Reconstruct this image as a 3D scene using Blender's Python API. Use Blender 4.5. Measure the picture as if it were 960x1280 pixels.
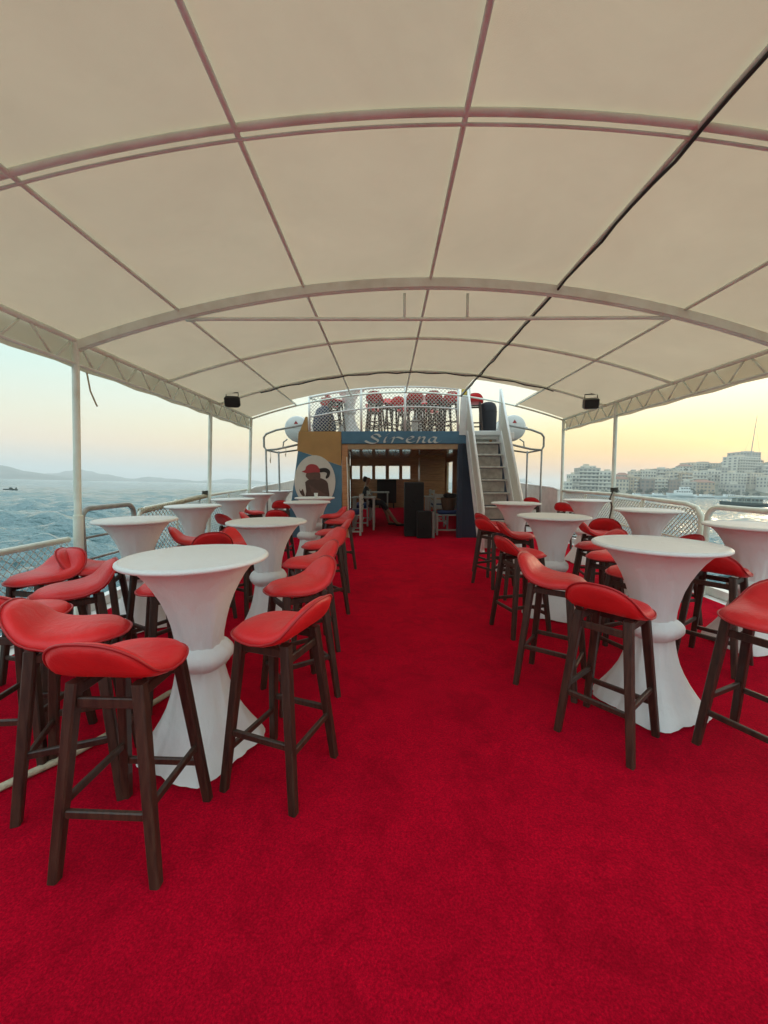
import bpy, math, random
import numpy as np
from mathutils import Vector, Matrix, Euler
R = math.radians
random.seed(7)
for o in list(bpy.data.objects): bpy.data.objects.remove(o)
SC = bpy.context.scene
COL = SC.collection

# ------------------------------------------------------------------ camera
cam_d = bpy.data.cameras.new('camera'); cam = bpy.data.objects.new('camera', cam_d); COL.objects.link(cam)
cam_d.sensor_fit = 'HORIZONTAL'; cam_d.sensor_width = 36; cam_d.lens = 490 / 960 * 36
cam_d.clip_start = 0.05; cam_d.clip_end = 20000
cam.location = (0, 0, 1.5)
cam.rotation_euler = (R(90 - 4.9), 0, R(0.468))
SC.camera = cam

# ------------------------------------------------------------------ world: hazy sunset sky
SUN_AZ, SUN_EL = R(52), R(4)          # azimuth clockwise from +Y (ahead) towards +X
SUN_DIR = Vector((math.sin(SUN_AZ) * math.cos(SUN_EL), math.cos(SUN_AZ) * math.cos(SUN_EL), math.sin(SUN_EL)))

def lin(r, g, b):
    f = lambda c: c / 12.92 if c <= 0.04045 else ((c + 0.055) / 1.055) ** 2.4
    return (f(r / 255), f(g / 255), f(b / 255), 1)

world = bpy.data.worlds.new('World'); SC.world = world; world.use_nodes = True
wn, wl = world.node_tree.nodes, world.node_tree.links
wn.clear()
w_out = wn.new('ShaderNodeOutputWorld'); w_bg = wn.new('ShaderNodeBackground'); w_bg2 = wn.new('ShaderNodeBackground')
w_add = wn.new('ShaderNodeAddShader')
sky = wn.new('ShaderNodeTexSky'); sky.sky_type = 'NISHITA'; sky.sun_disc = False
sky.sun_elevation = SUN_EL; sky.sun_rotation = SUN_AZ; sky.dust_density = 3.0; sky.air_density = 1.0; sky.ozone_density = 1.0
wl.new(sky.outputs[0], w_bg.inputs[0]); w_bg.inputs[1].default_value = 0.01
tc = wn.new('ShaderNodeTexCoord'); sep = wn.new('ShaderNodeSeparateXYZ'); wl.new(tc.outputs['Generated'], sep.inputs[0])
dot = wn.new('ShaderNodeVectorMath'); dot.operation = 'DOT_PRODUCT'
flat = wn.new('ShaderNodeVectorMath'); flat.operation = 'MULTIPLY'; flat.inputs[1].default_value = (1, 1, 0)
nrm = wn.new('ShaderNodeVectorMath'); nrm.operation = 'NORMALIZE'
wl.new(tc.outputs['Generated'], flat.inputs[0]); wl.new(flat.outputs[0], nrm.inputs[0]); wl.new(nrm.outputs[0], dot.inputs[0])
dot.inputs[1].default_value = (math.sin(SUN_AZ), math.cos(SUN_AZ), 0)
azr = wn.new('ShaderNodeMapRange'); azr.interpolation_type = 'SMOOTHSTEP'
azr.inputs[1].default_value = -0.35; azr.inputs[2].default_value = 1.0; wl.new(dot.outputs['Value'], azr.inputs[0])

def ramp(stops):
    n = wn.new('ShaderNodeValToRGB'); cr = n.color_ramp
    while len(cr.elements) > 1: cr.elements.remove(cr.elements[-1])
    for i, (p, c) in enumerate(stops):
        e = cr.elements[0] if i == 0 else cr.elements.new(p)
        k = 1 + max(0, p - .24) * 1.7; e.position = p; e.color = [q * k for q in lin(*c)[:3]] + [1]
    wl.new(sep.outputs['Z'], n.inputs[0]); return n
r_sun = ramp([(0, (250, 184, 108)), (0.03, (250, 187, 100)), (0.065, (252, 205, 114)), (0.105, (252, 230, 158)), (0.165, (252, 250, 222)), (0.4, (240, 248, 240)), (1, (214, 230, 236))])
r_far = ramp([(0, (206, 220, 222)), (0.035, (232, 222, 208)), (0.075, (250, 226, 198)), (0.125, (236, 232, 208)), (0.22, (208, 236, 226)), (0.45, (198, 226, 228)), (1, (206, 224, 232))])
w_mix = wn.new('ShaderNodeMixRGB'); wl.new(azr.outputs[0], w_mix.inputs[0]); wl.new(r_far.outputs[0], w_mix.inputs[1]); wl.new(r_sun.outputs[0], w_mix.inputs[2])
wl.new(w_mix.outputs[0], w_bg2.inputs[0]); w_bg2.inputs[1].default_value = 0.365
wl.new(w_bg.outputs[0], w_add.inputs[0]); wl.new(w_bg2.outputs[0], w_add.inputs[1]); wl.new(w_add.outputs[0], w_out.inputs[0])

# low, hazy sun (soft)
sun_d = bpy.data.lights.new('sun', 'SUN'); sun_d.energy = 0.5; sun_d.angle = R(16); sun_d.color = (1, 0.78, 0.5)
sun = bpy.data.objects.new('sun', sun_d); COL.objects.link(sun)
sun.rotation_euler = (-SUN_DIR).to_track_quat('-Z', 'Y').to_euler()

SC.view_settings.view_transform = 'Standard'; SC.view_settings.look = 'None'
SC.view_settings.exposure = 1.6; SC.view_settings.gamma = 1.0; SC.view_settings.use_curve_mapping = False
SC.cycles.max_bounces = 8; SC.cycles.diffuse_bounces = 5; SC.cycles.glossy_bounces = 3
SC.cycles.transmission_bounces = 4; SC.cycles.transparent_max_bounces = 12; SC.cycles.volume_bounces = 1
SC.cycles.use_denoising = True
SC.cycles.caustics_reflective = False; SC.cycles.caustics_refractive = False

# ------------------------------------------------------------------ mesh helpers
class MB:
    def __init__(self): self.v = []; self.f = []
    def add(self, vs, fs):
        n = len(self.v); self.v += [tuple(p) for p in vs]; self.f += [tuple(i + n for i in q) for q in fs]; return self
    def box(self, c, s, rot=None, bev=0.0):
        x, y, z = s[0] / 2, s[1] / 2, s[2] / 2
        if bev <= 0:
            vs = [(sx * x, sy * y, sz * z) for sz in (-1, 1) for sy in (-1, 1) for sx in (-1, 1)]
            fs = [(0, 2, 3, 1), (4, 5, 7, 6), (0, 1, 5, 4), (2, 6, 7, 3), (0, 4, 6, 2), (1, 3, 7, 5)]
        else:
            b = min(bev, x * .9, y * .9, z * .9); vs = []; fs = []
            for zz, k in ((-z, 1), (-z + b, 0), (z - b, 0), (z, 1)):
                xx, yy = x - b * k, y - b * k
                vs += [(-xx + b, -yy, zz), (xx - b, -yy, zz), (xx, -yy + b, zz), (xx, yy - b, zz), (xx - b, yy, zz), (-xx + b, yy, zz), (-xx, yy - b, zz), (-xx, -yy + b, zz)]
            for r in range(3):
                for i in range(8):
                    j = (i + 1) % 8; fs.append((r * 8 + i, r * 8 + j, r * 8 + 8 + j, r * 8 + 8 + i))
            fs.append(tuple(reversed(range(8)))); fs.append(tuple(range(24, 32)))
        m = rot.to_matrix() if isinstance(rot, Euler) else rot
        out = []
        for p in vs:
            p = Vector(p)
            if m is not None: p = m @ p
            out.append(p + Vector(c))
        return self.add(out, fs)
    def tube(self, pts, r, n=8, closed=False, caps=True):
        pts = [Vector(p) for p in pts]; k = len(pts); rings = []; up = None
        rr = r if isinstance(r, (list, tuple)) else [r] * k
        for i, p in enumerate(pts):
            a = pts[(i - 1) % k] if (closed or i > 0) else p
            b = pts[(i + 1) % k] if (closed or i < k - 1) else p
            t = (b - a).normalized()
            if up is None:
                up = Vector((0, 0, 1)) if abs(t.z) < .9 else Vector((0, 1, 0))
            s = t.cross(up)
            if s.length < 1e-6: s = t.cross(Vector((1, 0, 0)))
            s.normalize(); up = s.cross(t).normalized()
            rings.append([p + (s * math.cos(q) + up * math.sin(q)) * rr[i] for q in [2 * math.pi * (j + .5) / n for j in range(n)]])
        vs = [q for g in rings for q in g]; fs = []
        for i in range(k if closed else k - 1):
            a = i * n; b = ((i + 1) % k) * n
            for j in range(n):
                j2 = (j + 1) % n; fs.append((a + j, a + j2, b + j2, b + j))
        if caps and not closed:
            fs.append(tuple(reversed(range(n)))); fs.append(tuple(range((k - 1) * n, k * n)))
        return self.add(vs, fs)
    def lathe(self, prof, n=40, fn=None, cap_top=True, cap_bot=True):
        vs = []; fs = []
        for r, z in prof:
            for j in range(n):
                a = 2 * math.pi * j / n
                q = fn(r, z, a) if fn else (r, z)
                vs.append((q[0] * math.cos(a), q[0] * math.sin(a), q[1]))
        for i in range(len(prof) - 1):
            for j in range(n):
                j2 = (j + 1) % n; fs.append((i * n + j, i * n + j2, (i + 1) * n + j2, (i + 1) * n + j))
        if cap_bot: fs.append(tuple(reversed(range(n))))
        if cap_top: fs.append(tuple(range((len(prof) - 1) * n, len(prof) * n)))
        return self.add(vs, fs)
    def prism(self, poly, d0, d1, axis='y'):
        n = len(poly)
        mk = {'y': lambda p, d: (p[0], d, p[1]), 'x': lambda p, d: (d, p[0], p[1]), 'z': lambda p, d: (p[0], p[1], d)}[axis]
        vs = [mk(p, d0) for p in poly] + [mk(p, d1) for p in poly]
        fs = [tuple(range(n)), tuple(reversed(range(n, 2 * n)))] + [(i, i + n, (i + 1) % n + n, (i + 1) % n) for i in range(n)]
        return self.add(vs, fs)
    def quadgrid(self, fn, nu, nv):
        vs = [fn(i / nu, j / nv) for j in range(nv + 1) for i in range(nu + 1)]
        fs = [(j * (nu + 1) + i, j * (nu + 1) + i + 1, (j + 1) * (nu + 1) + i + 1, (j + 1) * (nu + 1) + i) for j in range(nv) for i in range(nu)]
        return self.add(vs, fs)
    def net(self, a, b, c, d, cell, r):
        """diamond net on the quad a(bottom start) b(bottom end) c(top end) d(top start)"""
        a, b, c, d = map(Vector, (a, b, c, d))
        L = ((b - a).length + (c - d).length) / 2; H = ((d - a).length + (c - b).length) / 2
        P = lambda u, v: (a * (1 - u) + b * u) * (1 - v) + (d * (1 - u) + c * u) * v
        s = 0.0
        k = -int(H / cell) - 1
        while k * cell < L:
            for sg in (0, 1):
                t0, t1 = max(0, -k * cell), min(H, L - k * cell)
                if t1 > t0 + .01:
                    u0, u1 = (k * cell + t0) / L, (k * cell + t1) / L
                    v0, v1 = t0 / H, t1 / H
                    if sg: v0, v1 = 1 - v0, 1 - v1
                    self.tube([P(u0, v0), P(u1, v1)], r, 3, caps=False)
            k += 1
        return self
    def build(self, name, mat, parent=None, smooth=False, angle=None):
        me = bpy.data.meshes.new(name); me.from_pydata(self.v, [], self.f); me.update()
        return link(name, me, mat, parent, smooth, angle)

def link(name, me, mat, parent=None, smooth=False, angle=None):
    if smooth:
        me.polygons.foreach_set('use_smooth', [True] * len(me.polygons))
        if angle: me.set_sharp_from_angle(angle=R(angle))
    if mat is not None and not me.materials: me.materials.append(mat)
    o = bpy.data.objects.new(name, me); COL.objects.link(o)
    if parent is not None: o.parent = parent
    return o

def recalc(o):
    import bmesh
    bm = bmesh.new(); bm.from_mesh(o.data); bmesh.ops.recalc_face_normals(bm, faces=bm.faces); bm.to_mesh(o.data); bm.free(); return o

def tag(o, label, cat, group=None):
    o['label'] = label; o['category'] = cat
    if group: o['group'] = group
    return o
def struct(o): o['kind'] = 'structure'; return o
def stuff(o): o['kind'] = 'stuff'; return o
def empty(name, loc=(0, 0, 0), rz=0, label=None, cat=None, group=None):
    o = bpy.data.objects.new(name, None); COL.objects.link(o); o.location = loc; o.rotation_euler = (0, 0, rz)
    o.empty_display_size = .1
    if label: tag(o, label, cat, group)
    return o
KIDS = {}
def copy_tree(o, parent=None):
    c = o.copy(); COL.objects.link(c)
    if parent is not None: c.parent = parent
    for ch in o.children: copy_tree(ch, c)
    return c

# ------------------------------------------------------------------ materials
def obj_offset(N, L, src):
    oi = N.new('ShaderNodeObjectInfo'); sc = N.new('ShaderNodeVectorMath'); sc.operation = 'SCALE'; sc.inputs[0].default_value = (37, 53, 71); L.new(oi.outputs['Random'], sc.inputs['Scale'])
    ad = N.new('ShaderNodeVectorMath'); ad.operation = 'ADD'; L.new(src, ad.inputs[0]); L.new(sc.outputs[0], ad.inputs[1]); return ad.outputs[0], oi
def mat(name, col, rough=.6, metal=0, noise=0, nscale=8, bump=0, bscale=60, detail=4, spec=.5, coat=0, col2=None, subs=0, sheen=0, stretch=None, vary=0, crease=0):
    m = bpy.data.materials.new(name); m.use_nodes = True
    nt = m.node_tree; N, L = nt.nodes, nt.links; b = N['Principled BSDF']
    b.inputs['Roughness'].default_value = rough; b.inputs['Metallic'].default_value = metal
    b.inputs['Specular IOR Level'].default_value = spec
    if coat: b.inputs['Coat Weight'].default_value = coat
    if sheen: b.inputs['Sheen Weight'].default_value = sheen
    b.inputs['Base Color'].default_value = (*col, 1)
    t = N.new('ShaderNodeTexCoord'); src = t.outputs['Object']
    oi = None
    if vary: src, oi = obj_offset(N, L, src)
    if stretch:
        mp = N.new('ShaderNodeMapping'); mp.inputs['Scale'].default_value = stretch; L.new(src, mp.inputs[0]); src = mp.outputs[0]
    if noise or col2:
        n = N.new('ShaderNodeTexNoise'); n.inputs['Scale'].default_value = nscale; n.inputs['Detail'].default_value = detail; L.new(src, n.inputs[0])
        c = N.new('ShaderNodeValToRGB')
        c2 = col2 or tuple(x * (1 - noise) for x in col)
        c.color_ramp.elements[0].color = (*c2, 1); c.color_ramp.elements[1].color = (*col, 1)
        c.color_ramp.elements[0].position = .32; c.color_ramp.elements[1].position = .62
        L.new(n.outputs[0], c.inputs[0]); L.new(c.outputs[0], b.inputs['Base Color'])
        if oi:
            vr = N.new('ShaderNodeMapRange'); vr.inputs[3].default_value = 1 - vary; vr.inputs[4].default_value = 1 + vary * .6; L.new(oi.outputs['Random'], vr.inputs[0])
            vs = N.new('ShaderNodeVectorMath'); vs.operation = 'SCALE'; L.new(c.outputs[0], vs.inputs[0]); L.new(vr.outputs[0], vs.inputs['Scale']); L.new(vs.outputs[0], b.inputs['Base Color'])
        rr = N.new('ShaderNodeMapRange'); rr.inputs[3].default_value = rough * .85; rr.inputs[4].default_value = min(1, rough * 1.2)
        L.new(n.outputs[0], rr.inputs[0]); L.new(rr.outputs[0], b.inputs['Roughness'])
    if bump:
        n2 = N.new('ShaderNodeTexNoise'); n2.inputs['Scale'].default_value = bscale; n2.inputs['Detail'].default_value = 5; L.new(src, n2.inputs[0])
        bp = N.new('ShaderNodeBump'); bp.inputs['Strength'].default_value = bump; bp.inputs['Distance'].default_value = .02
        L.new(n2.outputs[0], bp.inputs['Height']); L.new(bp.outputs[0], b.inputs['Normal'])
        if crease:
            n3 = N.new('ShaderNodeTexNoise'); n3.inputs['Scale'].default_value = 11; n3.inputs['Detail'].default_value = 4; n3.inputs['Distortion'].default_value = 1.6; L.new(src, n3.inputs[0])
            ma = N.new('ShaderNodeMath'); ma.operation = 'MULTIPLY_ADD'; ma.inputs[1].default_value = crease; L.new(n3.outputs[0], ma.inputs[0]); L.new(n2.outputs[0], ma.inputs[2]); L.new(ma.outputs[0], bp.inputs['Height'])
    return m

M = {}
M['white_paint'] = mat('white_paint', (.82, .82, .79), .42, noise=.12, nscale=6, bump=.08, bscale=30)
M['pipe'] = mat('pipe_paint', (.80, .85, .76), .42, col2=(.68, .70, .60), nscale=5, bump=.12, bscale=40)
M['grey_pipe'] = mat('grey_pipe', (.34, .35, .33), .45, noise=.25, nscale=14, bump=.12, bscale=40)
M['dark_cable'] = mat('dark_cable', (.02, .02, .02), .6)
M['black'] = mat('black_plastic', (.007, .007, .008), .6, noise=.3, bump=.05, bscale=120)
M['grille'] = mat('grille', (.004, .004, .0045), .85, bump=.6, bscale=260)
M['rope'] = mat('rope', (.55, .48, .34), .85, noise=.25, nscale=40, bump=.5, bscale=120)
M['net'] = mat('net_cord', (.62, .60, .53), .8)
M['leather'] = mat('red_leatherette', (.74, .022, .026), .44, noise=.16, nscale=7, bump=.13, bscale=130, spec=.4, vary=.14, crease=4.5)
M['piping'] = mat('red_piping', (.40, .012, .016), .45)
M['leg'] = mat('dark_stained_wood', (.058, .026, .016), .42, col2=(.022, .010, .007), nscale=5, bump=.14, bscale=30, stretch=(14, 14, 1.2), vary=.25)
M['wood'] = mat('varnished_wood', (.50, .25, .10), .32, col2=(.34, .15, .055), nscale=4, bump=.06, bscale=30, stretch=(1, 1, 12))
M['blue'] = mat('blue_paint', (.075, .20, .30), .45, noise=.15, nscale=3, bump=.05, bscale=20)
M['shaded_blue'] = mat('shaded_blue_paint', (.014, .03, .06), .45, noise=.15, nscale=3)  # blue paint darkened: the right wing's shade is put into the colour
M['gold'] = mat('ochre_paint', (.46, .26, .085), .48, noise=.15, nscale=3, bump=.05, bscale=20)
M['stair'] = mat('stair_grey', (.58, .56, .50), .6, noise=.3, nscale=10, bump=.2, bscale=80)
M['cushion'] = mat('blue_cushion', (.015, .035, .13), .75, noise=.2, nscale=30)
M['raft'] = mat('raft_shell', (.70, .72, .70), .32, noise=.08, nscale=5)
M['cup'] = mat('paper_cup', (.8, .8, .76), .5)
M['skin'] = mat('skin', (.30, .16, .10), .5)
M['darkcloth'] = mat('dark_cloth', (.02, .02, .025), .85)
M['hair'] = mat('dark_hair', (.012, .009, .008), .6)
M['ceilwood'] = mat('ceiling_planks', (.24, .13, .065), .14, noise=.3, nscale=4, stretch=(1, 8, 1), coat=.6)
M['glass'] = None

def mat_carpet():
    m = bpy.data.materials.new('red_carpet'); m.use_nodes = True; N, L = m.node_tree.nodes, m.node_tree.links; b = N['Principled BSDF']
    t = N.new('ShaderNodeTexCoord')
    def noise(s, d=4, r=.6):
        n = N.new('ShaderNodeTexNoise'); n.inputs['Scale'].default_value = s; n.inputs['Detail'].default_value = d; n.inputs['Roughness'].default_value = r
        L.new(t.outputs['Object'], n.inputs[0]); return n
    big = noise(1.6, 6, .65); mid = noise(9, 6, .75); fine = noise(120, 5, .85)
    c = N.new('ShaderNodeValToRGB'); c.color_ramp.elements[0].position = .30; c.color_ramp.elements[1].position = .62
    c.color_ramp.elements[0].color = (.48, .0014, .019, 1); c.color_ramp.elements[1].color = (.72, .002, .027, 1)
    ad = N.new('ShaderNodeMath'); ad.operation = 'MULTIPLY_ADD'; ad.inputs[1].default_value = .55
    mh = N.new('ShaderNodeMath'); mh.operation = 'MULTIPLY'; mh.inputs[1].default_value = .45
    L.new(mid.outputs[0], mh.inputs[0]); L.new(big.outputs[0], ad.inputs[0]); L.new(mh.outputs[0], ad.inputs[2]); L.new(ad.outputs[0], c.inputs[0])
    f = N.new('ShaderNodeMapRange'); f.inputs[1].default_value = .3; f.inputs[2].default_value = .7; f.inputs[3].default_value = .40; f.inputs[4].default_value = 1.55
    L.new(fine.outputs[0], f.inputs[0])
    mx = N.new('ShaderNodeVectorMath'); mx.operation = 'SCALE'; L.new(c.outputs[0], mx.inputs[0]); L.new(f.outputs[0], mx.inputs['Scale'])
    wv = N.new('ShaderNodeTexNoise'); wv.inputs['Scale'].default_value = 3.1; wv.inputs['Detail'].default_value = 8; wv.inputs['Roughness'].default_value = .72; wv.inputs['Distortion'].default_value = 1.2
    L.new(t.outputs['Object'], wv.inputs[0])
    wr = N.new('ShaderNodeMapRange'); wr.inputs[1].default_value = .36; wr.inputs[2].default_value = .5; wr.inputs[3].default_value = .80; wr.inputs[4].default_value = 1; L.new(wv.outputs[0], wr.inputs[0])
    m2 = N.new('ShaderNodeVectorMath'); m2.operation = 'SCALE'; L.new(mx.outputs[0], m2.inputs[0]); L.new(wr.outputs[0], m2.inputs['Scale'])
    L.new(m2.outputs[0], b.inputs['Base Color'])
    b.inputs['Roughness'].default_value = 1; b.inputs['Specular IOR Level'].default_value = .03
    b.inputs['Sheen Weight'].default_value = .08; b.inputs['Sheen Tint'].default_value = (.9, .05, .08, 1)
    h = N.new('ShaderNodeMath'); h.operation = 'ADD'; L.new(fine.outputs[0], h.inputs[0]); L.new(mid.outputs[0], h.inputs[1])
    bp = N.new('ShaderNodeBump'); bp.inputs['Strength'].default_value = .9; bp.inputs['Distance'].default_value = .02
    L.new(h.outputs[0], bp.inputs['Height']); L.new(bp.outputs[0], b.inputs['Normal'])
    return m
M['carpet'] = mat_carpet()

def mat_fabric(name, col, trans, tcol, rough=.9, bscale=400, spec=.2, wrinkle=None):
    m = bpy.data.materials.new(name); m.use_nodes = True; N, L = m.node_tree.nodes, m.node_tree.links; b = N['Principled BSDF']; out = N['Material Output']
    b.inputs['Roughness'].default_value = rough; b.inputs['Specular IOR Level'].default_value = spec
    t = N.new('ShaderNodeTexCoord'); n = N.new('ShaderNodeTexNoise'); n.inputs['Scale'].default_value = 1.1; n.inputs['Detail'].default_value = 6; L.new(t.outputs['Object'], n.inputs[0])
    c = N.new('ShaderNodeValToRGB'); c.color_ramp.elements[0].position = .3; c.color_ramp.elements[1].position = .7
    c.color_ramp.elements[0].color = (*[x * .88 for x in col], 1); c.color_ramp.elements[1].color = (*col, 1)
    L.new(n.outputs[0], c.inputs[0]); L.new(c.outputs[0], b.inputs['Base Color'])
    w = N.new('ShaderNodeTexNoise'); w.inputs['Scale'].default_value = bscale; L.new(t.outputs['Object'], w.inputs[0])
    w2 = N.new('ShaderNodeTexNoise'); w2.inputs['Scale'].default_value = 2.4; w2.inputs['Detail'].default_value = 4; w2.inputs['Distortion'].default_value = .8; L.new(t.outputs['Object'], w2.inputs[0])
    ad = N.new('ShaderNodeMath'); ad.operation = 'MULTIPLY_ADD'; ad.inputs[1].default_value = .12; L.new(w.outputs[0], ad.inputs[0]); L.new(w2.outputs[0], ad.inputs[2])
    if wrinkle:
        mp = N.new('ShaderNodeMapping'); mp.inputs['Scale'].default_value = wrinkle; so, _ = obj_offset(N, L, t.outputs['Object']); L.new(so, mp.inputs[0])
        w3 = N.new('ShaderNodeTexNoise'); w3.inputs['Scale'].default_value = 1; w3.inputs['Detail'].default_value = 5; w3.inputs['Distortion'].default_value = .5; L.new(mp.outputs[0], w3.inputs[0])
        a3 = N.new('ShaderNodeMath'); a3.operation = 'MULTIPLY_ADD'; a3.inputs[1].default_value = .8; L.new(w3.outputs[0], a3.inputs[0]); L.new(ad.outputs[0], a3.inputs[2]); ad = a3
    bp = N.new('ShaderNodeBump'); bp.inputs['Strength'].default_value = .4; bp.inputs['Distance'].default_value = .05
    L.new(ad.outputs[0], bp.inputs['Height']); L.new(bp.outputs[0], b.inputs['Normal'])
    if trans:
        tr = N.new('ShaderNodeBsdfTranslucent'); tr.inputs[0].default_value = (*tcol, 1)
        st = N.new('ShaderNodeTexNoise'); st.inputs['Scale'].default_value = .8; st.inputs['Detail'].default_value = 12; st.inputs['Roughness'].default_value = .78; st.inputs['Distortion'].default_value = .6; L.new(t.outputs['Object'], st.inputs[0])
        sc = N.new('ShaderNodeValToRGB'); sc.color_ramp.elements[0].position = .3; sc.color_ramp.elements[1].position = .66
        sc.color_ramp.elements[0].color = (*[x * .84 for x in tcol], 1); sc.color_ramp.elements[1].color = (*tcol, 1)
        L.new(st.outputs[0], sc.inputs[0]); L.new(sc.outputs[0], tr.inputs[0])
        mx = N.new('ShaderNodeMixShader'); mx.inputs[0].default_value = trans
        L.new(b.outputs[0], mx.inputs[1]); L.new(tr.outputs[0], mx.inputs[2]); L.new(mx.outputs[0], out.inputs[0])
    return m
M['canopy'] = mat_fabric('canopy_cloth', (.64, .545, .41), .32, (.87, .69, .475))
M['spandex'] = mat_fabric('white_stretch_cloth', (.89, .89, .875), .10, (.88, .87, .85), rough=.5, bscale=300, spec=.4, wrinkle=(13, 13, 1.6))

def mat_sea():
    m = bpy.data.materials.new('sea_water'); m.use_nodes = True; N, L = m.node_tree.nodes, m.node_tree.links; b = N['Principled BSDF']
    b.inputs['Base Color'].default_value = (.085, .17, .185, 1); b.inputs['Roughness'].default_value = .10; b.inputs['IOR'].default_value = 1.5
    t = N.new('ShaderNodeTexCoord')
    def noise(s, d, st):
        mp = N.new('ShaderNodeMapping'); mp.inputs['Scale'].default_value = st; mp.inputs['Rotation'].default_value = (0, 0, R(12)); L.new(t.outputs['Object'], mp.inputs[0])
        n = N.new('ShaderNodeTexNoise'); n.inputs['Scale'].default_value = s; n.inputs['Detail'].default_value = d; L.new(mp.outputs[0], n.inputs[0]); return n
    a = noise(3.0, 4, (.6, 1, 1)); c = noise(.75, 5, (.5, 1, 1)); e = noise(.12, 4, (.45, 1, 1))
    s1 = N.new('ShaderNodeMath'); s1.operation = 'MULTIPLY_ADD'; s1.inputs[1].default_value = .42; L.new(a.outputs[0], s1.inputs[0]); L.new(c.outputs[0], s1.inputs[2])
    s2 = N.new('ShaderNodeMath'); s2.operation = 'MULTIPLY_ADD'; s2.inputs[1].default_value = .7; L.new(e.outputs[0], s2.inputs[0]); L.new(s1.outputs[0], s2.inputs[2])
    bp = N.new('ShaderNodeBump'); bp.inputs['Strength'].default_value = 1; bp.inputs['Distance'].default_value = 1.1
    L.new(s2.outputs[0], bp.inputs['Height']); L.new(bp.outputs[0], b.inputs['Normal'])
    return m
M['sea'] = mat_sea()

def mat_glass():
    m = bpy.data.materials.new('window_glass'); m.use_nodes = True; N, L = m.node_tree.nodes, m.node_tree.links
    out = N['Material Output']; N.remove(N['Principled BSDF'])
    t = N.new('ShaderNodeBsdfTransparent'); t.inputs[0].default_value = (.93, .96, .96, 1); g = N.new('ShaderNodeBsdfGlossy'); g.inputs['Roughness'].default_value = .03
    mx = N.new('ShaderNodeMixShader'); mx.inputs[0].default_value = .06
    L.new(t.outputs[0], mx.inputs[1]); L.new(g.outputs[0], mx.inputs[2]); L.new(mx.outputs[0], out.inputs[0]); return m
M['glass'] = mat_glass()

# ------------------------------------------------------------------ geometry of the ship: level frame of the deck
def dz(y): return .0012 * y * y            # gentle sheer of the deck
XC = .39                                   # centre line of the ship
XL, XR = -3.25, 4.03                       # awning posts to port / starboard

# sea frame: the ship trims and heels a little against the water
HEEL = Euler((math.atan(-.0204), math.atan(.023), 0)).to_matrix().to_4x4()
SEA_M = Matrix.Translation((0, 0, -1.75)) @ HEEL
def on_sea(o): o.matrix_world = SEA_M @ o.matrix_basis; return o

# ------------------------------------------------------------------ sea
def build_sea():
    na, nr = 1080, 380
    rr = 2.0 * (4600 / 2.0) ** (np.linspace(0, 1, nr)); aa = np.linspace(0, 2 * np.pi, na, endpoint=False)
    Rr, A = np.meshgrid(rr, aa, indexing='ij'); X = Rr * np.cos(A); Y = Rr * np.sin(A)
    rng = np.random.default_rng(3); Z = np.zeros_like(X)
    sp = Rr * (math.log(2300) / nr * 1.0)
    for i in range(60):
        wlen = .8 * (9 / .8) ** rng.random(); th = R(95) + rng.normal(0, .7)
        k = 2 * np.pi / wlen; ph = rng.random() * 6.28; amp = .021 * wlen ** .6
        fade = np.clip((wlen / (sp * 2.2)) - .6, 0, 1)
        s = np.sin(k * (X * math.cos(th) + Y * math.sin(th)) + ph)
        Z += amp * fade * (s + .25 * np.abs(s))
    v = np.stack([X, Y, Z], -1).reshape(-1, 3)
    i, j = np.meshgrid(np.arange(nr - 1), np.arange(na), indexing='ij'); j2 = (j + 1) % na
    f = np.stack([i * na + j, (i + 1) * na + j, (i + 1) * na + j2, i * na + j2], -1).reshape(-1, 4)
    me = bpy.data.meshes.new('sea'); me.from_pydata(v.tolist(), [], f.tolist()); me.update()
    return struct(on_sea(link('sea', me, M['sea'], smooth=True)))
build_sea()

# ------------------------------------------------------------------ deck
def build_deck():
    x0, x1 = XL + .08, XR - .08
    b = MB(); b.quadgrid(lambda u, v: (x0 + (x1 - x0) * u, -3.2 + 13.3 * v, dz(-3.2 + 13.3 * v)), 4, 30)
    struct(b.build('deck_carpet', M['carpet'], smooth=True))
    b = MB(); b.quadgrid(lambda u, v: (-1.5 + 3.87 * u, 10.1 + 6.1 * v, dz(10.1 + 6.1 * v)), 4, 14)
    struct(b.build('saloon_carpet', M['carpet'], smooth=True))
    b = MB()
    b.quadgrid(lambda u, v: (XL - .22 + (XR - XL + .44) * u, -3.3 + 19.7 * v, dz(-3.3 + 19.7 * v) - .02), 4, 40)
    ys = [-3.3 + 19.7 * i / 40 for i in range(41)]
    for x in (XL - .22, XR + .22):
        b.add([(x, y, dz(y) - .02) for y in ys] + [(x, y, -1.95) for y in ys], [(i, i + 1, i + 42, i + 41) for i in range(40)])
    b.add([(XL - .22, -3.3, -.02), (XR + .22, -3.3, -.02), (XR + .22, -3.3, -1.95), (XL - .22, -3.3, -1.95)], [(0, 1, 2, 3)])
    hull = b.build('ship_deck', M['white_paint']); struct(hull)
    for x in (XL - .14, XR + .14):
        k = MB(); k.quadgrid(lambda u, v: (x + [-.05, -.05, .05, .05][round(u * 3)], -3.2 + 19 * v, dz(-3.2 + 19 * v) + [-.015, .09, .09, -.015][round(u * 3)]), 3, 30)
        k.build('toe_rail', M['white_paint'], hull)
build_deck()

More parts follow.
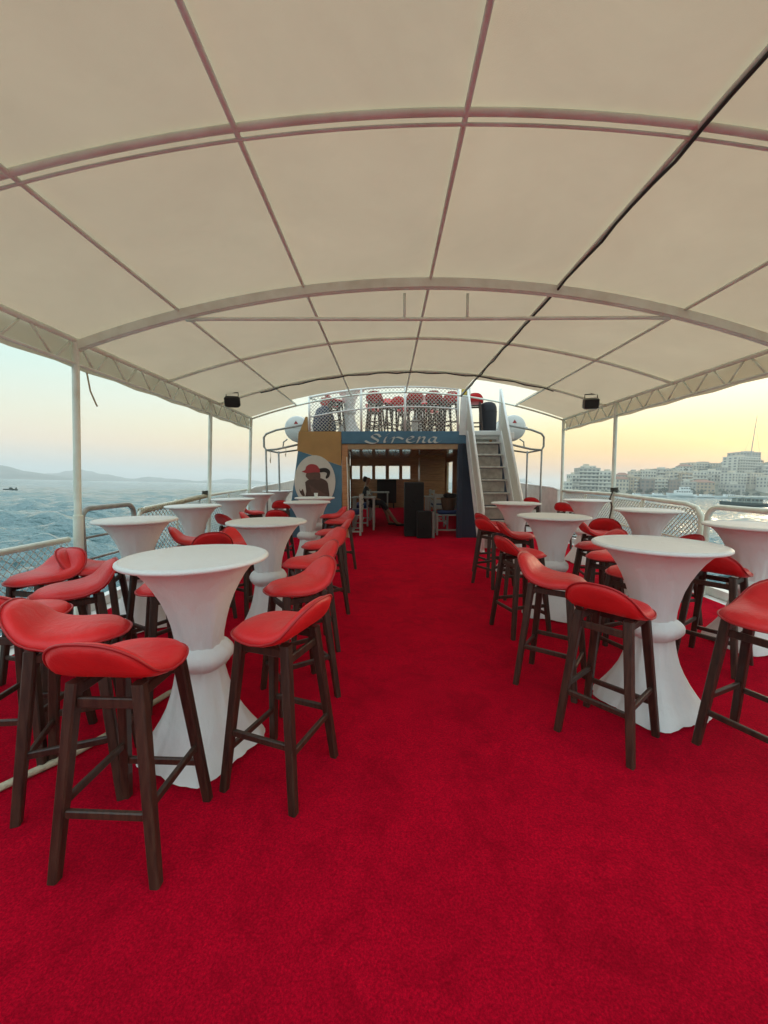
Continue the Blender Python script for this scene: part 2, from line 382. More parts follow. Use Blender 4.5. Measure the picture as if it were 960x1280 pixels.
# ------------------------------------------------------------------ awning
def cz(x): return 3.475 - .64 * ((x - XC) / 3.64) ** 2
BAT = [-2.06, -.82, .42, 1.66, 2.90]
RIBS = [1.26, 2.27, 4.0, 5.62, 7.3, 9.05]
aw = empty('awning', (XC, 3.2, 3.5), 0, 'cream fabric awning on a white tube frame over the whole red deck', 'awning')
def awp(b, name, m, **k):
    b.v = [(x - XC, y - 3.2, z - 3.5) for x, y, z in b.v]
    return b.build(name, m, aw, **k)
CL, CR = -3.10, 3.99
edges = [CL] + BAT + [CR]
for bi in range(6):
    xa, xb = edges[bi], edges[bi + 1]
    for ri in range(len(RIBS) - 1):
        ya, yb = RIBS[ri], RIBS[ri + 1]
        if ri == 4:
            if bi in (1, 2, 3): yb = 8.62
            if bi == 4: yb = 7.75
        def sag(u, v):
            x = xa + (xb - xa) * u; y = ya + (yb - ya) * v
            return (x, y, cz(x) + .004 - .035 * (4 * u * (1 - u)) ** .8 * (4 * v * (1 - v)) ** .8)
        awp(MB().quadgrid(sag, 10, 12), 'cloth_panel', M['canopy'], smooth=True)
def arch(y, dzv, r, name, m=None, x0=-3.10, x1=3.99, n=40, flat=None):
    pts = [(x0 + (x1 - x0) * i / n, y, cz(x0 + (x1 - x0) * i / n) + dzv) for i in range(n + 1)]
    b = MB()
    if flat:
        w, h = flat
        for s in range(n):
            pass
        ring = []
        for x, yy, z in pts:
            ring += [(x, yy - w, z), (x, yy + w, z), (x, yy + w, z - h), (x, yy - w, z - h)]
        fs = []
        for i in range(n):
            for j in range(4): fs.append((i * 4 + j, i * 4 + (j + 1) % 4, i * 4 + 4 + (j + 1) % 4, i * 4 + 4 + j))
        b.add(ring, fs)
    else: b.tube(pts, r, 10)
    return awp(b, name, m or M['pipe'], smooth=not flat)
for i, y in enumerate(RIBS):
    if i in (0, 1):
        arch(y, -.026, .020, 'rib'); arch(y + .05, -.046, .009, 'rib_rod')
    elif i in (2,):
        arch(y, -.03, 0, 'rib', flat=(.012, .085)); arch(y + .02, -.112, .019, 'rib_flange')
    else:
        arch(y, -.04, .02, 'rib')
# straight tie under the main arch and its two short struts
zt = 3.07; yt = 4.03
awp(MB().tube([(-2.0, yt, cz(-2.0) - .13), (-1.77, yt, zt + .008), (XC, yt, zt), (2.55, yt, zt + .008), (2.78, yt, cz(2.78) - .13)], .017, 8), 'tie_rod', M['pipe'], smooth=True)
for x in (.17, .79):
    awp(MB().tube([(x, yt, zt), (x, yt, cz(x) - .16)], .014, 8), 'tie_strut', M['pipe'], smooth=True)
for i, x in enumerate(BAT):
    y1 = 9.05
    awp(MB().tube([(x, 1.28, cz(x) - .03), (x, 3.0, cz(x) - .034), (x, y1, cz(x) - .03)], .0165, 8), 'batten', M['pipe'], smooth=True)
awp(MB().tube([(1.66 + .006 * math.sin(k * 1.3), 1.28 + 7.77 * k / 40, cz(1.66) - .058 - .012 * (k % 4 == 2)) for k in range(41)], .011, 6), 'cable', M['dark_cable'], smooth=True)
# cable along the fourth arch between the flood lamps
awp(MB().tube([(-2.3 + 5.3 * k / 30, 7.26, cz(-2.3 + 5.3 * k / 30) - .075 - .012 * math.sin(k * 1.9)) for k in range(31)], .011, 6), 'cable', M['dark_cable'], smooth=True)
# edge valance, truss and posts
for x, sg, xf in ((CL, -1, XL), (CR, 1, XR)):
    zt0 = cz(x); zb = zt0 - .27
    for ri in range(len(RIBS) - 1):
        ya, yb = RIBS[ri], RIBS[ri + 1]
        awp(MB().quadgrid(lambda u, v: (x + sg * (.05 + .010 * math.sin(u * 12.566)), ya + (yb - ya) * u, zt0 + .01 - (.29 + .006 * math.sin(u * 12.566)) * v), 8, 2), 'valance', M['canopy'], smooth=True)
    awp(MB().tube([(x, 1.28, zt0 - .02), (x, 9.05, zt0 - .02)], .028, 10), 'top_chord', M['pipe'], smooth=True)
    awp(MB().tube([(x, 1.28, zb + .02), (x, 9.05, zb + .02)], .016, 8), 'bottom_chord', M['pipe'], smooth=True)
    posts = [1.30, 4.0, 7.0, 9.05]
    for py in posts:
        top = zt0 - .04; zb0 = dz(py) - .015
        awp(MB().tube([(xf, py, zb0), (x, py, top)], .033, 14), 'post', M['pipe'], smooth=True, angle=50)
        if py == 4.0: awp(MB().tube([(xf, py, zb0), (xf + (x - xf) * .42, py, 1.12)], .044, 14), 'post_sleeve', M['pipe'], smooth=True, angle=50)
    for a, c in zip(posts[:-1], posts[1:]):
        n = max(3, round((c - a) / .52))
        for k in range(n):
            ya = a + (c - a) * k / n; yb = a + (c - a) * (k + 1) / n; ym = (ya + yb) / 2
            awp(MB().tube([(x, ya + .04, zt0 - .03), (x, ym - .02, zb + .02)], .012, 6), 'truss_web', M['pipe'], smooth=True)
            awp(MB().tube([(x, ym + .02, zb + .02), (x, yb - .04, zt0 - .03)], .012, 6), 'truss_web', M['pipe'], smooth=True)
# loose cord hanging from the valance
tag(MB().tube([(CL + .02, 4.1, 2.58), (CL + .03, 4.12, 2.4), (CL + .06, 4.15, 2.27), (CL + .065, 4.16, 2.25)], .008, 6).build('hanging_cord', M['rope'], smooth=True), 'short grey cord hanging from the awning edge beside the nearest left post', 'cord')
# flood lamps under the awning
def flood(x, y, z, rz, label, tilt, m):
    e = empty('flood_lamp', (x, y, z), rz, label, 'lamp', 'flood lamps under the awning')
    rt = Euler((tilt, 0, 0))
    MB().box((0, 0, 0), (.26, .12, .19), rt, .03).build('housing', m, e, smooth=True, angle=35)
    MB().box(rt.to_matrix() @ Vector((0, -.062, 0)), (.22, .006, .15), rt).build('lens', M['black'], e)
    MB().tube([(-.1, 0, .06), (-.1, .01, .16), (.1, .01, .16), (.1, 0, .06)], .01, 6).build('bracket', M['black'], e)
    MB().tube([(0, .01, .16), (.02, .02, .22)], .012, 6).build('stem', M['black'], e)
M['lamp_grey'] = mat('lamp_grey', (.19, .195, .18), .5, noise=.2)
flood(-2.72, 7.0, 2.84, R(12), 'black flood lamp hanging under the left side of the awning', R(20), M['black'])
flood(3.55, 7.0, 2.80, R(-14), 'grey flood lamp hanging under the right side of the awning', R(15), M['lamp_grey'])

# ------------------------------------------------------------------ railings
def rail_thing(name, label, cat='railing'):
    return empty(name, (0, 0, 0), 0, label, cat, 'deck railings')
def hoop(y0, y1, z0, z1, x, r=.028, rad=.12, n=6):
    pts = [(x, y0, z0)]
    for k in range(n + 1):
        a = math.pi / 2 * k / n; pts.append((x, y0 + rad - rad * math.cos(a), z1 - rad + rad * math.sin(a)))
    for k in range(n + 1):
        a = math.pi / 2 * k / n; pts.append((x, y1 - rad + rad * math.sin(a), z1 - rad + rad * math.cos(a)))
    pts.append((x, y1, z0)); return pts
# port, aft of the first post
t = rail_thing('railing', 'low white pipe railing with wire net left of the nearest left post')
MB().tube([(XL, -2.8, .86), (XL, 3.93, .88)], .03, 10).build('top_rail', M['pipe'], t, smooth=True)
MB().net((XL, -2.8, .1), (XL, 3.93, .12), (XL, 3.93, .86), (XL, -2.8, .84), .075, .0035).build('net', M['net'], t)
for y in (-1.6, .2, 2.1): MB().tube([(XL, y, 0), (XL, y, .86)], .02, 8).build('stanchion', M['pipe'], t, smooth=True)
# port gate hoop
t = rail_thing('boarding_gate', 'grey hoop gate in the left railing just past the nearest post', 'gate')
MB().tube(hoop(4.12, 4.98, dz(4.5), 1.175, XL), .03, 10).build('hoop', M['grey_pipe'], t, smooth=True)
MB().tube([(XL, 4.12, .62), (XL, 4.98, .62)], .014, 8).build('mid_bar', M['grey_pipe'], t, smooth=True)
MB().tube([(XL, 4.12, .86), (XL, 4.98, .86)], .014, 8).build('mid_bar', M['grey_pipe'], t, smooth=True)
# port forward
t = rail_thing('railing', 'rope-wound railing with cord net along the left side beyond the gate')
pr = [(XL, 5.06, dz(5) + .0), (XL, 5.06, .95), (XL, 5.1, 1.05), (XL, 5.22, 1.10), (XL, 7.0, 1.19), (XL, 9.05, 1.24)]
MB().tube(pr, .026, 8).build('top_rail', M['pipe'], t, smooth=True)
MB().net((XL, 5.08, .16), (XL, 9.0, .22), (XL, 9.0, 1.22), (XL, 5.08, 1.04), .085, .006).build('net', M['net'], t)
w = []
for k in range(420):
    s = k / 419; y = 5.1 + 1.95 * s; zz = 1.07 + .12 * s; a = k * .62
    w.append((XL + .034 * math.cos(a), y, zz + .034 * math.sin(a)))
MB().tube(w, .009, 4).build('lashing', M['rope'], t, smooth=True)
for y in (6.0, 8.0): MB().tube([(XL, y, dz(y)), (XL, y, 1.18)], .018, 8).build('stanchion', M['pipe'], t, smooth=True)
# knot of dark rope on the second port post
def knot(x, y, z, name, label, drop):
    pts = [(x + .055 * math.cos(a), y + .055 * math.sin(a), z + .012 * a / 3) for a in [i * .5 for i in range(38)]]
    e = MB().tube(pts, .012, 6); e.tube([(x - .05, y - .04, z), (x - .10, y - .05, z - .12), (x - .06, y - .06, z - .25), (x - .10, y - .05, z - drop)], .012, 6)
    tag(e.build(name, M['darkrope'], smooth=True), label, 'rope')
M['darkrope'] = mat('dark_rope', (.06, .055, .045), .9, bump=.4, bscale=150)
knot(XL, 7.0, 1.2, 'rope_knot', 'dark rope tied round the second left awning post', .2)
knot(XR, 7.0, 1.26, 'rope_knot', 'dark rope tied round the far right awning post with loose end hanging down', .55)
# starboard
t = rail_thing('railing', 'pipe railing with white net and rounded end on the right side')
MB().tube([(XR, 9.05, 1.22), (XR, 7.0, 1.22), (XR, 5.30, 1.16), (XR, 5.12, 1.12), (XR, 5.04, 1.02), (XR, 5.03, dz(5))], .032, 10).build('top_rail', M['pipe'], t, smooth=True)
MB().net((XR, 5.06, .5), (XR, 9.0, .55), (XR, 9.0, 1.2), (XR, 5.06, 1.1), .07, .007).build('net', M['net'], t)
MB().tube([(XR, 9.0, .74), (XR, 5.05, .68)], .014, 8).build('mid_bar', M['pipe'], t, smooth=True)
for y in (6.2, 8.0): MB().tube([(XR, y, dz(y)), (XR, y, 1.18)], .028, 8).build('stanchion', M['pipe'], t, smooth=True)
t = rail_thing('boarding_gate', 'pale hoop rail at the right edge of the deck nearest the camera', 'gate')
MB().tube(hoop(3.2, 4.94, dz(4), 1.15, XR, rad=.16), .034, 10).build('hoop', M['pipe'], t, smooth=True)
MB().tube([(XR, 3.2, .62), (XR, 4.94, .62)], .014, 8).build('mid_bar', M['pipe'], t, smooth=True)
t = rail_thing('railing', 'right aft pipe railing beside the nearest right table')
MB().tube([(XR, -2.8, .95), (XR, 3.1, .95)], .03, 10).build('top_rail', M['pipe'], t, smooth=True)
MB().net((XR, -2.8, .1), (XR, 3.1, .1), (XR, 3.1, .93), (XR, -2.8, .93), .08, .0035).build('net', M['net'], t)
for y in (-1.6, .2, 2.1, 3.1): MB().tube([(XR, y, 0), (XR, y, .95)], .02, 8).build('stanchion', M['pipe'], t, smooth=True)
# solid white bulwarks forward
for x, lb in ((XL + .02, 'white solid bulwark plate on the left side forward of the awning'), (XR - .02, 'white solid bulwark plate on the right side forward of the awning')):
    b = MB().prism([(9.2, dz(9.2) - .01), (15.5, dz(15.5) - .01), (15.5, 1.5), (12, 1.33), (9.5, 1.25), (9.2, 1.2)], x - .03, x + .03, 'x')
    w_ = b.build('bulwark', M['white_paint']); recalc(w_); tag(w_, lb, 'bulwark', 'white bulwarks')
    cp = MB().tube([(x, 9.2, 1.22), (x, 9.5, 1.27), (x, 12, 1.35), (x, 15.5, 1.52)], .035, 8).build('cap_rail', M['white_paint'], w_, smooth=True)

# ------------------------------------------------------------------ bar stool
def make_stool():
    root = empty('bar_stool')
    # seat: rounded pad whose back third curls up
    nr, na = 9, 40
    def spine(s):
        # s: metres from the front (+) to back (-): returns y, z, tilt angle
        if s > -.06:
            f = max(0, s - .08) / .16; return s, -.022 * f * f + .008 * max(0, -s) / .06, -.25 * f if f > 0 else 0.0
        L = -s - .06; rad = .13; a = min(L / rad, R(54)); rest = L - rad * a
        y = -.06 - rad * math.sin(a) - rest * math.cos(a); z = .008 + rad * (1 - math.cos(a)) + rest * math.sin(a)
        return y, z, a
    def shell(side):
        out = []
        for i in range(nr + 1):
            r = i / nr
            for j in range(na):
                th = 2 * math.pi * j / na; c, s_ = math.cos(th), math.sin(th)
                e = .78
                a = .205 * r * math.copysign(abs(c) ** e, c); b = .272 * r * math.copysign(abs(s_) ** e, s_) - .047
                a *= 1 - .16 * max(0, b / .24) ** 2
                y, z, an = spine(b)
                t = (.040 if side > 0 else .028) * (1 - r ** 5) ** .5 * side
                ny, nz = math.sin(an), math.cos(an)
                saddle = .018 * (a / .2) ** 2 * (1 if b > -.06 else .3)
                out.append((a, y + ny * t, z + nz * t - saddle * 0.8))
        return out
    vs = shell(1) + shell(-1); n1 = (nr + 1) * na; fs = []
    for i in range(nr):
        for j in range(na):
            j2 = (j + 1) % na
            fs.append((i * na + j, (i + 1) * na + j, (i + 1) * na + j2, i * na + j2))
            fs.append((n1 + i * na + j2, n1 + (i + 1) * na + j2, n1 + (i + 1) * na + j, n1 + i * na + j))
    b = MB().add([(x, y, z + .765) for x, y, z in vs], fs)
    seat = b.build('seat', M['leather'], root, smooth=True)
    import bmesh
    bm = bmesh.new(); bm.from_mesh(seat.data); bmesh.ops.remove_doubles(bm, verts=bm.verts, dist=.0004); bmesh.ops.recalc_face_normals(bm, faces=bm.faces); bm.to_mesh(seat.data); bm.free()
    seat.data.polygons.foreach_set('use_smooth', [True] * len(seat.data.polygons))
    rim = [(vs[n1 - na + j][0] * 1.0, vs[n1 - na + j][1], vs[n1 - na + j][2] + .765) for j in range(na)]
    MB().tube(rim, .0055, 6, closed=True).build('piping', M['piping'], seat, smooth=True)
    # legs: tapered, splayed, chamfered
    def leg(sx, sy):
        top = Vector((sx * .125, sy * .125 - .0, .742)); ft = Vector((sx * .195, sy * .195, 0)); b = MB()
        vs = []
        for p, w in ((top, .023), (ft.lerp(top, .12), .0195), (ft, .0185)):
            c = w * .28
            for dx, dy in ((-w + c, -w), (w - c, -w), (w, -w + c), (w, w - c), (w - c, w), (-w + c, w), (-w, w - c), (-w, -w + c)): vs.append((p.x + dx, p.y + dy, p.z))
        fs = [(r * 8 + i, r * 8 + 8 + i, r * 8 + 8 + (i + 1) % 8, r * 8 + (i + 1) % 8) for r in range(2) for i in range(8)] + [tuple(range(8)), tuple(reversed(range(16, 24)))]
        return recalc(b.add(vs, fs).build('leg', M['leg'], root))
    for sx in (-1, 1):
        for sy in (-1, 1): leg(sx, sy)
    def at(sx, sy, z):
        k = z / .742; return Vector((sx * (.195 + (.125 - .195) * k), sy * (.195 + (.125 - .195) * k), z))
    def bar(p, q, w, h, name):
        d = q - p; rot = d.to_track_quat('X', 'Z').to_matrix()
        MB().box((p + q) / 2, (d.length - .034, w, h), rot, .004).build(name, M['leg'], root)
    for s in (-1, 1):
        bar(at(-1, s, .665), at(1, s, .665), .018, .04, 'apron'); bar(at(s, -1, .70), at(s, 1, .70), .018, .04, 'apron')
        bar(at(-1, s, .25 if s < 0 else .20), at(1, s, .25 if s < 0 else .20), .02, .032, 'stretcher')
        bar(at(s, -1, .285), at(s, 1, .285), .02, .032, 'stretcher')
    return root
STOOL = make_stool(); _used = [False]
def stool(x, y, deg, label, z=None, group='red bar stools around the white tables'):
    o = STOOL if not _used[0] else copy_tree(STOOL)
    _used[0] = True
    o.location = (x, y, (dz(y) if z is None else z)); o.rotation_euler = (0, 0, R(deg - 90))
    tag(o, label, 'bar stool', group); return o
ST = [
 (-1.04, 1.52, 88, 'red saddle bar stool nearest the camera at far left, its back turned to us'),
 (-1.50, 1.82, 22, 'red bar stool just behind the nearest left stool, side-on with lip on the left'),
 (-1.98, 2.06, 95, 'red bar stool cut by the left picture edge, its curved lip towards us'),
 (-2.07, 2.52, 222, 'red bar stool at left with its raised lip pointing right, under the railing'),
 (-2.56, 2.85, 258, 'red bar stool by the left railing showing its rounded lip face'),
 (-2.36, 3.12, 20, 'red bar stool squeezed between the left railing and the gate post'),
 (-1.46, 2.62, 215, 'red bar stool half hidden behind the large front left table'),
 (-1.92, 3.22, 150, 'red bar stool whose dark legs show left of the front left table'),
 (-.535, 1.88, 160, 'red bar stool on the aisle side of the large front left table'),
 (-.61, 2.62, 215, 'second red bar stool along the left of the aisle, rounded lip towards us'),
 (-.68, 3.36, 205, 'third red bar stool along the left of the aisle'),
 (-.70, 4.2, 220, 'fourth red bar stool along the left of the aisle'),
 (-.72, 5.1, 190, 'fifth red bar stool along the left of the aisle'),
 (-.78, 6.25, 215, 'sixth red bar stool along the left of the aisle, lip beside the cabin entrance'),
 (-.98, 7.0, 200, 'last red bar stool along the left of the aisle beneath the oval sign'),
 (-2.2, 4.40, 20, 'red bar stool right behind the table by the left gate'),
 (-2.35, 5.95, 60, 'red bar stool right of the second table along the left railing'),
 (-1.98, 5.0, 150, 'dark red bar stool left of the second aisle table, lip uppermost'),
 (-1.88, 4.12, 120, 'red bar stool peeping over the front left table, left of the second aisle table'),
 (-1.56, 4.3, -30, 'red bar stool showing just behind the second left aisle table'),
 (-2.62, 7.6, 30, 'red bar stool right of the third table along the left railing'),
 (-2.35, 8.7, 100, 'farthest red bar stool on the left side deck beside the blue panel'),
 (-1.82, 6.6, 90, 'red bar stool left of the third aisle table on the left'),
 (-2.05, 6.1, 10, 'small dark red bar stool behind the second left aisle table near the railing'),
 (1.29, 2.20, 40, 'red bar stool with its lip to us at the front right table'),
 (1.21, 2.79, -36, 'red bar stool left of the front right table, side-on with lip on the left'),
 (1.30, 3.75, 15, 'third red bar stool along the right of the aisle, lip to the left'),
 (1.62, 4.85, 0, 'red bar stool lip standing up left of the second right table'),
 (1.47, 5.35, 29, 'red bar stool on the right of the aisle closest to the stairs'),
 (1.60, 5.95, 20, 'red bar stool just behind the one closest to the stairs'),
 (2.01, 2.02, 205, 'red bar stool with water drops, cut by the right picture edge'),
 (2.64, 3.10, 35, 'red bar stool right of the front right table, front pointing right'),
 (2.95, 4.05, 100, 'red bar stool whose lip shows above the front right table edge'),
 (2.25, 4.15, 185, 'upper of the two flat red stool seats left of the front right table top'),
 (2.10, 3.62, 190, 'lower of the two flat red stool seats left of the front right table top'),
 (1.95, 3.02, 200, 'red bar stool mostly hidden behind the front right table'),
 (2.70, 5.0, -10, 'side-on red bar stool with low lip, left of the table by the right railing'),
 (3.02, 5.42, 60, 'red bar stool with rounded lip to us below the roped right post'),
 (3.72, 8.1, 40, 'red bar stool by the far table at the right netted railing'),
 (3.55, 9.6, 60, 'farthest red bar stool on the right, before the white bulwark'),
]
for s in ST: stool(*s)

# ------------------------------------------------------------------ cocktail table
def make_table():
    root = empty('cocktail_table')
    prof = [(.302, .004), (.298, .012), (.296, .022), (.270, .07), (.236, .125), (.203, .185), (.174, .25), (.151, .32), (.134, .39), (.124, .45), (.119, .50)]
    def fold(r, z, a):
        k = max(0, 1 - z / .50)
        w = 1 + k * (.085 * math.cos(4 * a) + .014 * math.cos(9 * a + 1) + .012 * math.sin(15 * a)) + .03 * math.cos(11 * a + 4 * z) * (1 - k) ** 1.5 + .02 * math.cos(17 * a - 3 * z) * max(0, 1 - abs(z - .42) / .2)
        return r * w * (1 + .012 * math.sin(23 * a) * k), z + (.018 * (1 - math.cos(4 * a)) / 2 if z < .03 else 0)
    MB().lathe(prof, 72, fold, cap_top=False, cap_bot=False).build('lower_cover', M['spandex'], root, smooth=True)
    prof2 = [(.118, .495), (.119, .58), (.125, .65), (.138, .72), (.157, .79), (.184, .86), (.217, .925), (.251, .98), (.284, 1.02), (.318, 1.047)]
    def pleat(r, z, a):
        k = max(0, 1 - abs(z - .7) / .3)
        kk = max(0, 1 - (z - .545) / .22); return r * (1 + .022 * k * math.cos(7 * a + .6) + .014 * k * math.cos(12 * a) + .03 * kk * math.cos(16 * a + 5 * z)), z
    MB().lathe(prof2, 72, pleat, cap_top=False, cap_bot=False).build('upper_cover', M['spandex'], root, smooth=True)
    ring = [(.112 + .060 * max(0, math.sin(math.pi * i / 16)) ** .7, .468 + .135 * i / 16) for i in range(17)]
    MB().lathe(ring, 48, lambda r, z, a: (r * (1 + .018 * math.cos(5 * a + 2 * z) + .014 * math.cos(19 * a + 30 * z)), z + .006 * math.cos(3 * a)), cap_top=False, cap_bot=False).build('tie_band', M['spandex'], root, smooth=True)
    top = MB().lathe([(.31, 1.044), (.352, 1.052), (.368, 1.057), (.374, 1.065), (.372, 1.074), (.364, 1.079), (.352, 1.080), (.336, 1.0765), (.29, 1.0755), (.15, 1.075), (.02, 1.075)], 72).build('table_top', M['spandex'], root, smooth=True)
    MB().tube([(.356 * math.cos(a), .356 * math.sin(a), 1.0795) for a in [2 * math.pi * i / 72 for i in range(72)]], .003, 5, closed=True).build('hem', M['spandex'], top, smooth=True)
    return root
TABLE = make_table(); _tu = [False]
def table(x, y, deg, label, z=None, group='white covered cocktail tables'):
    o = TABLE if not _tu[0] else copy_tree(TABLE)
    _tu[0] = True
    o.location = (x, y, dz(y) if z is None else z); o.rotation_euler = (0, 0, R(deg)); tag(o, label, 'table', group); return o
TB = [
 (-1.03, 2.08, 20, 'large white cocktail table in the left foreground'),
 (-1.15, 3.72, 50, 'white cocktail table right behind the large front left one, by the aisle'),
 (-1.29, 6.3, 10, 'third white cocktail table along the left of the aisle'),
 (-1.36, 7.35, 70, 'white cocktail table with a paper cup, in front of the oval sign'),
 (-2.95, 2.36, 35, 'white cocktail table at left edge of which only the foot shows'),
 (-2.50, 3.86, 0, 'white cocktail table in front of the grey gate on the left'),
 (-2.76, 5.55, 40, 'second white cocktail table along the left railing'),
 (-2.76, 7.0, 15, 'third white cocktail table along the left railing'),
 (-2.84, 8.55, 60, 'fourth white cocktail table along the left railing'),
 (-2.72, 9.75, 25, 'farthest white cocktail table on the left, beside the blue panel'),
 (1.73, 2.50, 62, 'large white cocktail table in the right foreground'),
 (1.79, 4.22, 20, 'second white cocktail table along the right of the aisle'),
 (2.0, 6.1, 33, 'third white cocktail table along the right of the aisle, before the stairs'),
 (3.24, 3.45, 45, 'white cocktail table cut by the right picture edge'),
 (3.28, 4.95, 8, 'white cocktail table by the right netted railing near the roped post'),
 (3.42, 6.75, 52, 'farthest white cocktail table along the right railing'),
]
for s in TB: table(*s)
cu = MB().lathe([(.027, 0), (.036, .085), (.0385, .088), (.034, .084), (.026, .006)], 20, cap_top=True, cap_bot=True).build('paper_cup', M['cup'], smooth=True, angle=40)
cu.location = (-1.31, 7.2, dz(7.35) + 1.08); tag(cu, 'small white paper cup on the table before the oval sign', 'cup')
# rope on the carpet
def floor_pts(ps): return [(x, y, dz(y) + .022) for x, y in ps]
tag(MB().tube(floor_pts([(-2.1, 1.5), (-1.93, 1.62), (-1.80, 1.82), (-1.68, 1.98), (-1.60, 2.15), (-1.57, 2.35), (-1.50, 2.56), (-1.38, 2.75), (-1.30, 3.0), (-1.36, 3.3), (-1.55, 3.5)]), .018, 8).build('deck_rope', M['rope'], smooth=True), 'thick cream rope lying on the red carpet at lower left', 'rope')

# ------------------------------------------------------------------ deckhouse
YF = 9.2; KF = YF / 490
def fx(px): return (px - 484) * KF
def fz(py): return 1.5 + (598 - py) * KF
dh = empty('deckhouse', (XC, YF, dz(YF)), 0, 'blue and ochre deckhouse with an open wooden saloon under the upper deck', 'deckhouse')
def dhp(b, name, m, parent=None, **k):
    b.v = [(x - XC, y - YF, z - dz(YF)) for x, y, z in b.v]
    o = b.build(name, m, parent or dh, **k); recalc(o); return o
M['letter'] = mat('letter_paint', (.55, .60, .58), .5)
M['tan'] = mat('tan_paint', (.42, .30, .17), .5, noise=.15)
M['ivory'] = mat('ivory_plate', (.62, .61, .54), .45, noise=.05)
M['capred'] = mat('cap_red', (.36, .03, .035), .5); M['brown1'] = mat('brown_paint', (.075, .035, .022), .5, noise=.2, nscale=14); M['brown2'] = mat('brown_paint_light', (.12, .06, .04), .5, noise=.2, nscale=14)
# left wing: blue below, ochre above
dhp(MB().prism([(-2.46, dz(9)), (-1.07, dz(9)), (-1.07, 1.79), (-1.40, 1.90), (-1.66, 2.01), (-2.08, 2.14), (-2.25, 1.0)], YF, YF + .08), 'blue_panel', M['blue'])
dhp(MB().prism([(-1.07, 1.793), (-1.07, 2.585), (-2.05, 2.585), (-2.10, 2.145), (-1.66, 2.013), (-1.40, 1.903)], YF - .006, YF + .08), 'ochre_panel', M['gold'])
dhp(MB().prism([(-2.03, 2.59), (-1.84, 2.59), (-1.85, 2.92), (-1.89, 2.92)], YF - .004, YF + .07), 'ochre_fin', M['gold'])
dhp(MB().box((-.99, YF + .06, 1.19), (.14, .12, 2.2), None, .012), 'door_post', M['wood'])
dhp(MB().tube([(-.90, YF - .01, dz(9)), (-.94, YF - .01, 2.0)], .012, 6), 'handrail', M['pipe'])
# right wing behind the stairs
dhp(MB().prism([(1.72, dz(9)), (3.15, dz(9)), (3.02, 1.0), (2.9, 1.1), (2.82, 2.3), (1.72, 2.3)], YF + .02, YF + .1), 'blue_panel', M['shaded_blue'])
dhp(MB().box((1.70, YF + .04, 1.19), (.12, .13, 2.2), None, .012), 'door_post', M['shaded_blue'])
# upper deck slab, name board and lintel
dhp(MB().box(((-2.1 + 2.95) / 2, (YF + .05 + 16.3) / 2, 2.49), (5.05, 16.3 - YF - .05, .17), None, .01), 'upper_deck_slab', M['white_paint'])
nb = dhp(MB().box(((-1.06 + 2.0) / 2, YF + .02, 2.445), (3.06, .06, .285), None, .006), 'name_board', M['blue'])
dhp(MB().box(((-1.06 + 1.72) / 2, YF + .06, 2.235), (2.78, .10, .12), None, .008), 'lintel', M['tan'])
def smooth_path(p, n=6):
    p = [Vector(q) for q in p]; out = []
    for i in range(len(p) - 1):
        a, b, c, d = p[max(0, i - 1)], p[i], p[i + 1], p[min(len(p) - 1, i + 2)]
        for k in range(n):
            t = k / n; out.append(.5 * ((2 * b) + (c - a) * t + (2 * a - 5 * b + 4 * c - d) * t * t + (3 * b - a - 3 * c + d) * t ** 3))
    return out + [p[-1]]
def letter(strokes):
    b = MB(); nib = Vector((5.4, -3.0))
    for st in strokes:
        pts = smooth_path(st)
        for i in range(len(pts) - 1):
            q = [pts[i] - nib, pts[i] + nib, pts[i + 1] + nib, pts[i + 1] - nib]
            # broad-nib segment: hull of the two nib positions, slightly thickened along the stroke
            d = (pts[i + 1] - pts[i]); d = d / max(d.length, 1e-6) * 1.3
            q = [q[0] - d, q[1] - d, q[2] + d, q[3] + d]
            poly = [(fx(380 + p.x / 4.36), fz(480 + p.y / 4.36)) for p in q]
            ar = sum(poly[k][0] * poly[(k + 1) % 4][1] - poly[(k + 1) % 4][0] * poly[k][1] for k in range(4))
            b.prism(poly, YF - .022 - .0002 * (i % 7), YF - .008)
    o = dhp(b, 'letter', M['letter'], nb); return o
for strokes in (
    [[(416, 292), (404, 280), (384, 279), (371, 290), (386, 301), (403, 311), (399, 322), (376, 327), (350, 321), (336, 313)]],
    [[(449, 292), (439, 310), (440, 322), (454, 317)], [(452, 280), (464, 275)]],
    [[(468, 302), (489, 295), (478, 324)], [(484, 308), (500, 295), (520, 296), (538, 304)]],
    [[(556, 309), (584, 303), (594, 295), (582, 290), (562, 301), (560, 316), (578, 323), (602, 315)]],
    [[(608, 301), (627, 293), (613, 324)], [(618, 311), (640, 294), (654, 297), (645, 317), (655, 323), (672, 315)]],
    [[(714, 297), (697, 293), (678, 307), (681, 321), (698, 319), (716, 296), (708, 318), (721, 323), (741, 315)]]):
    letter(strokes)
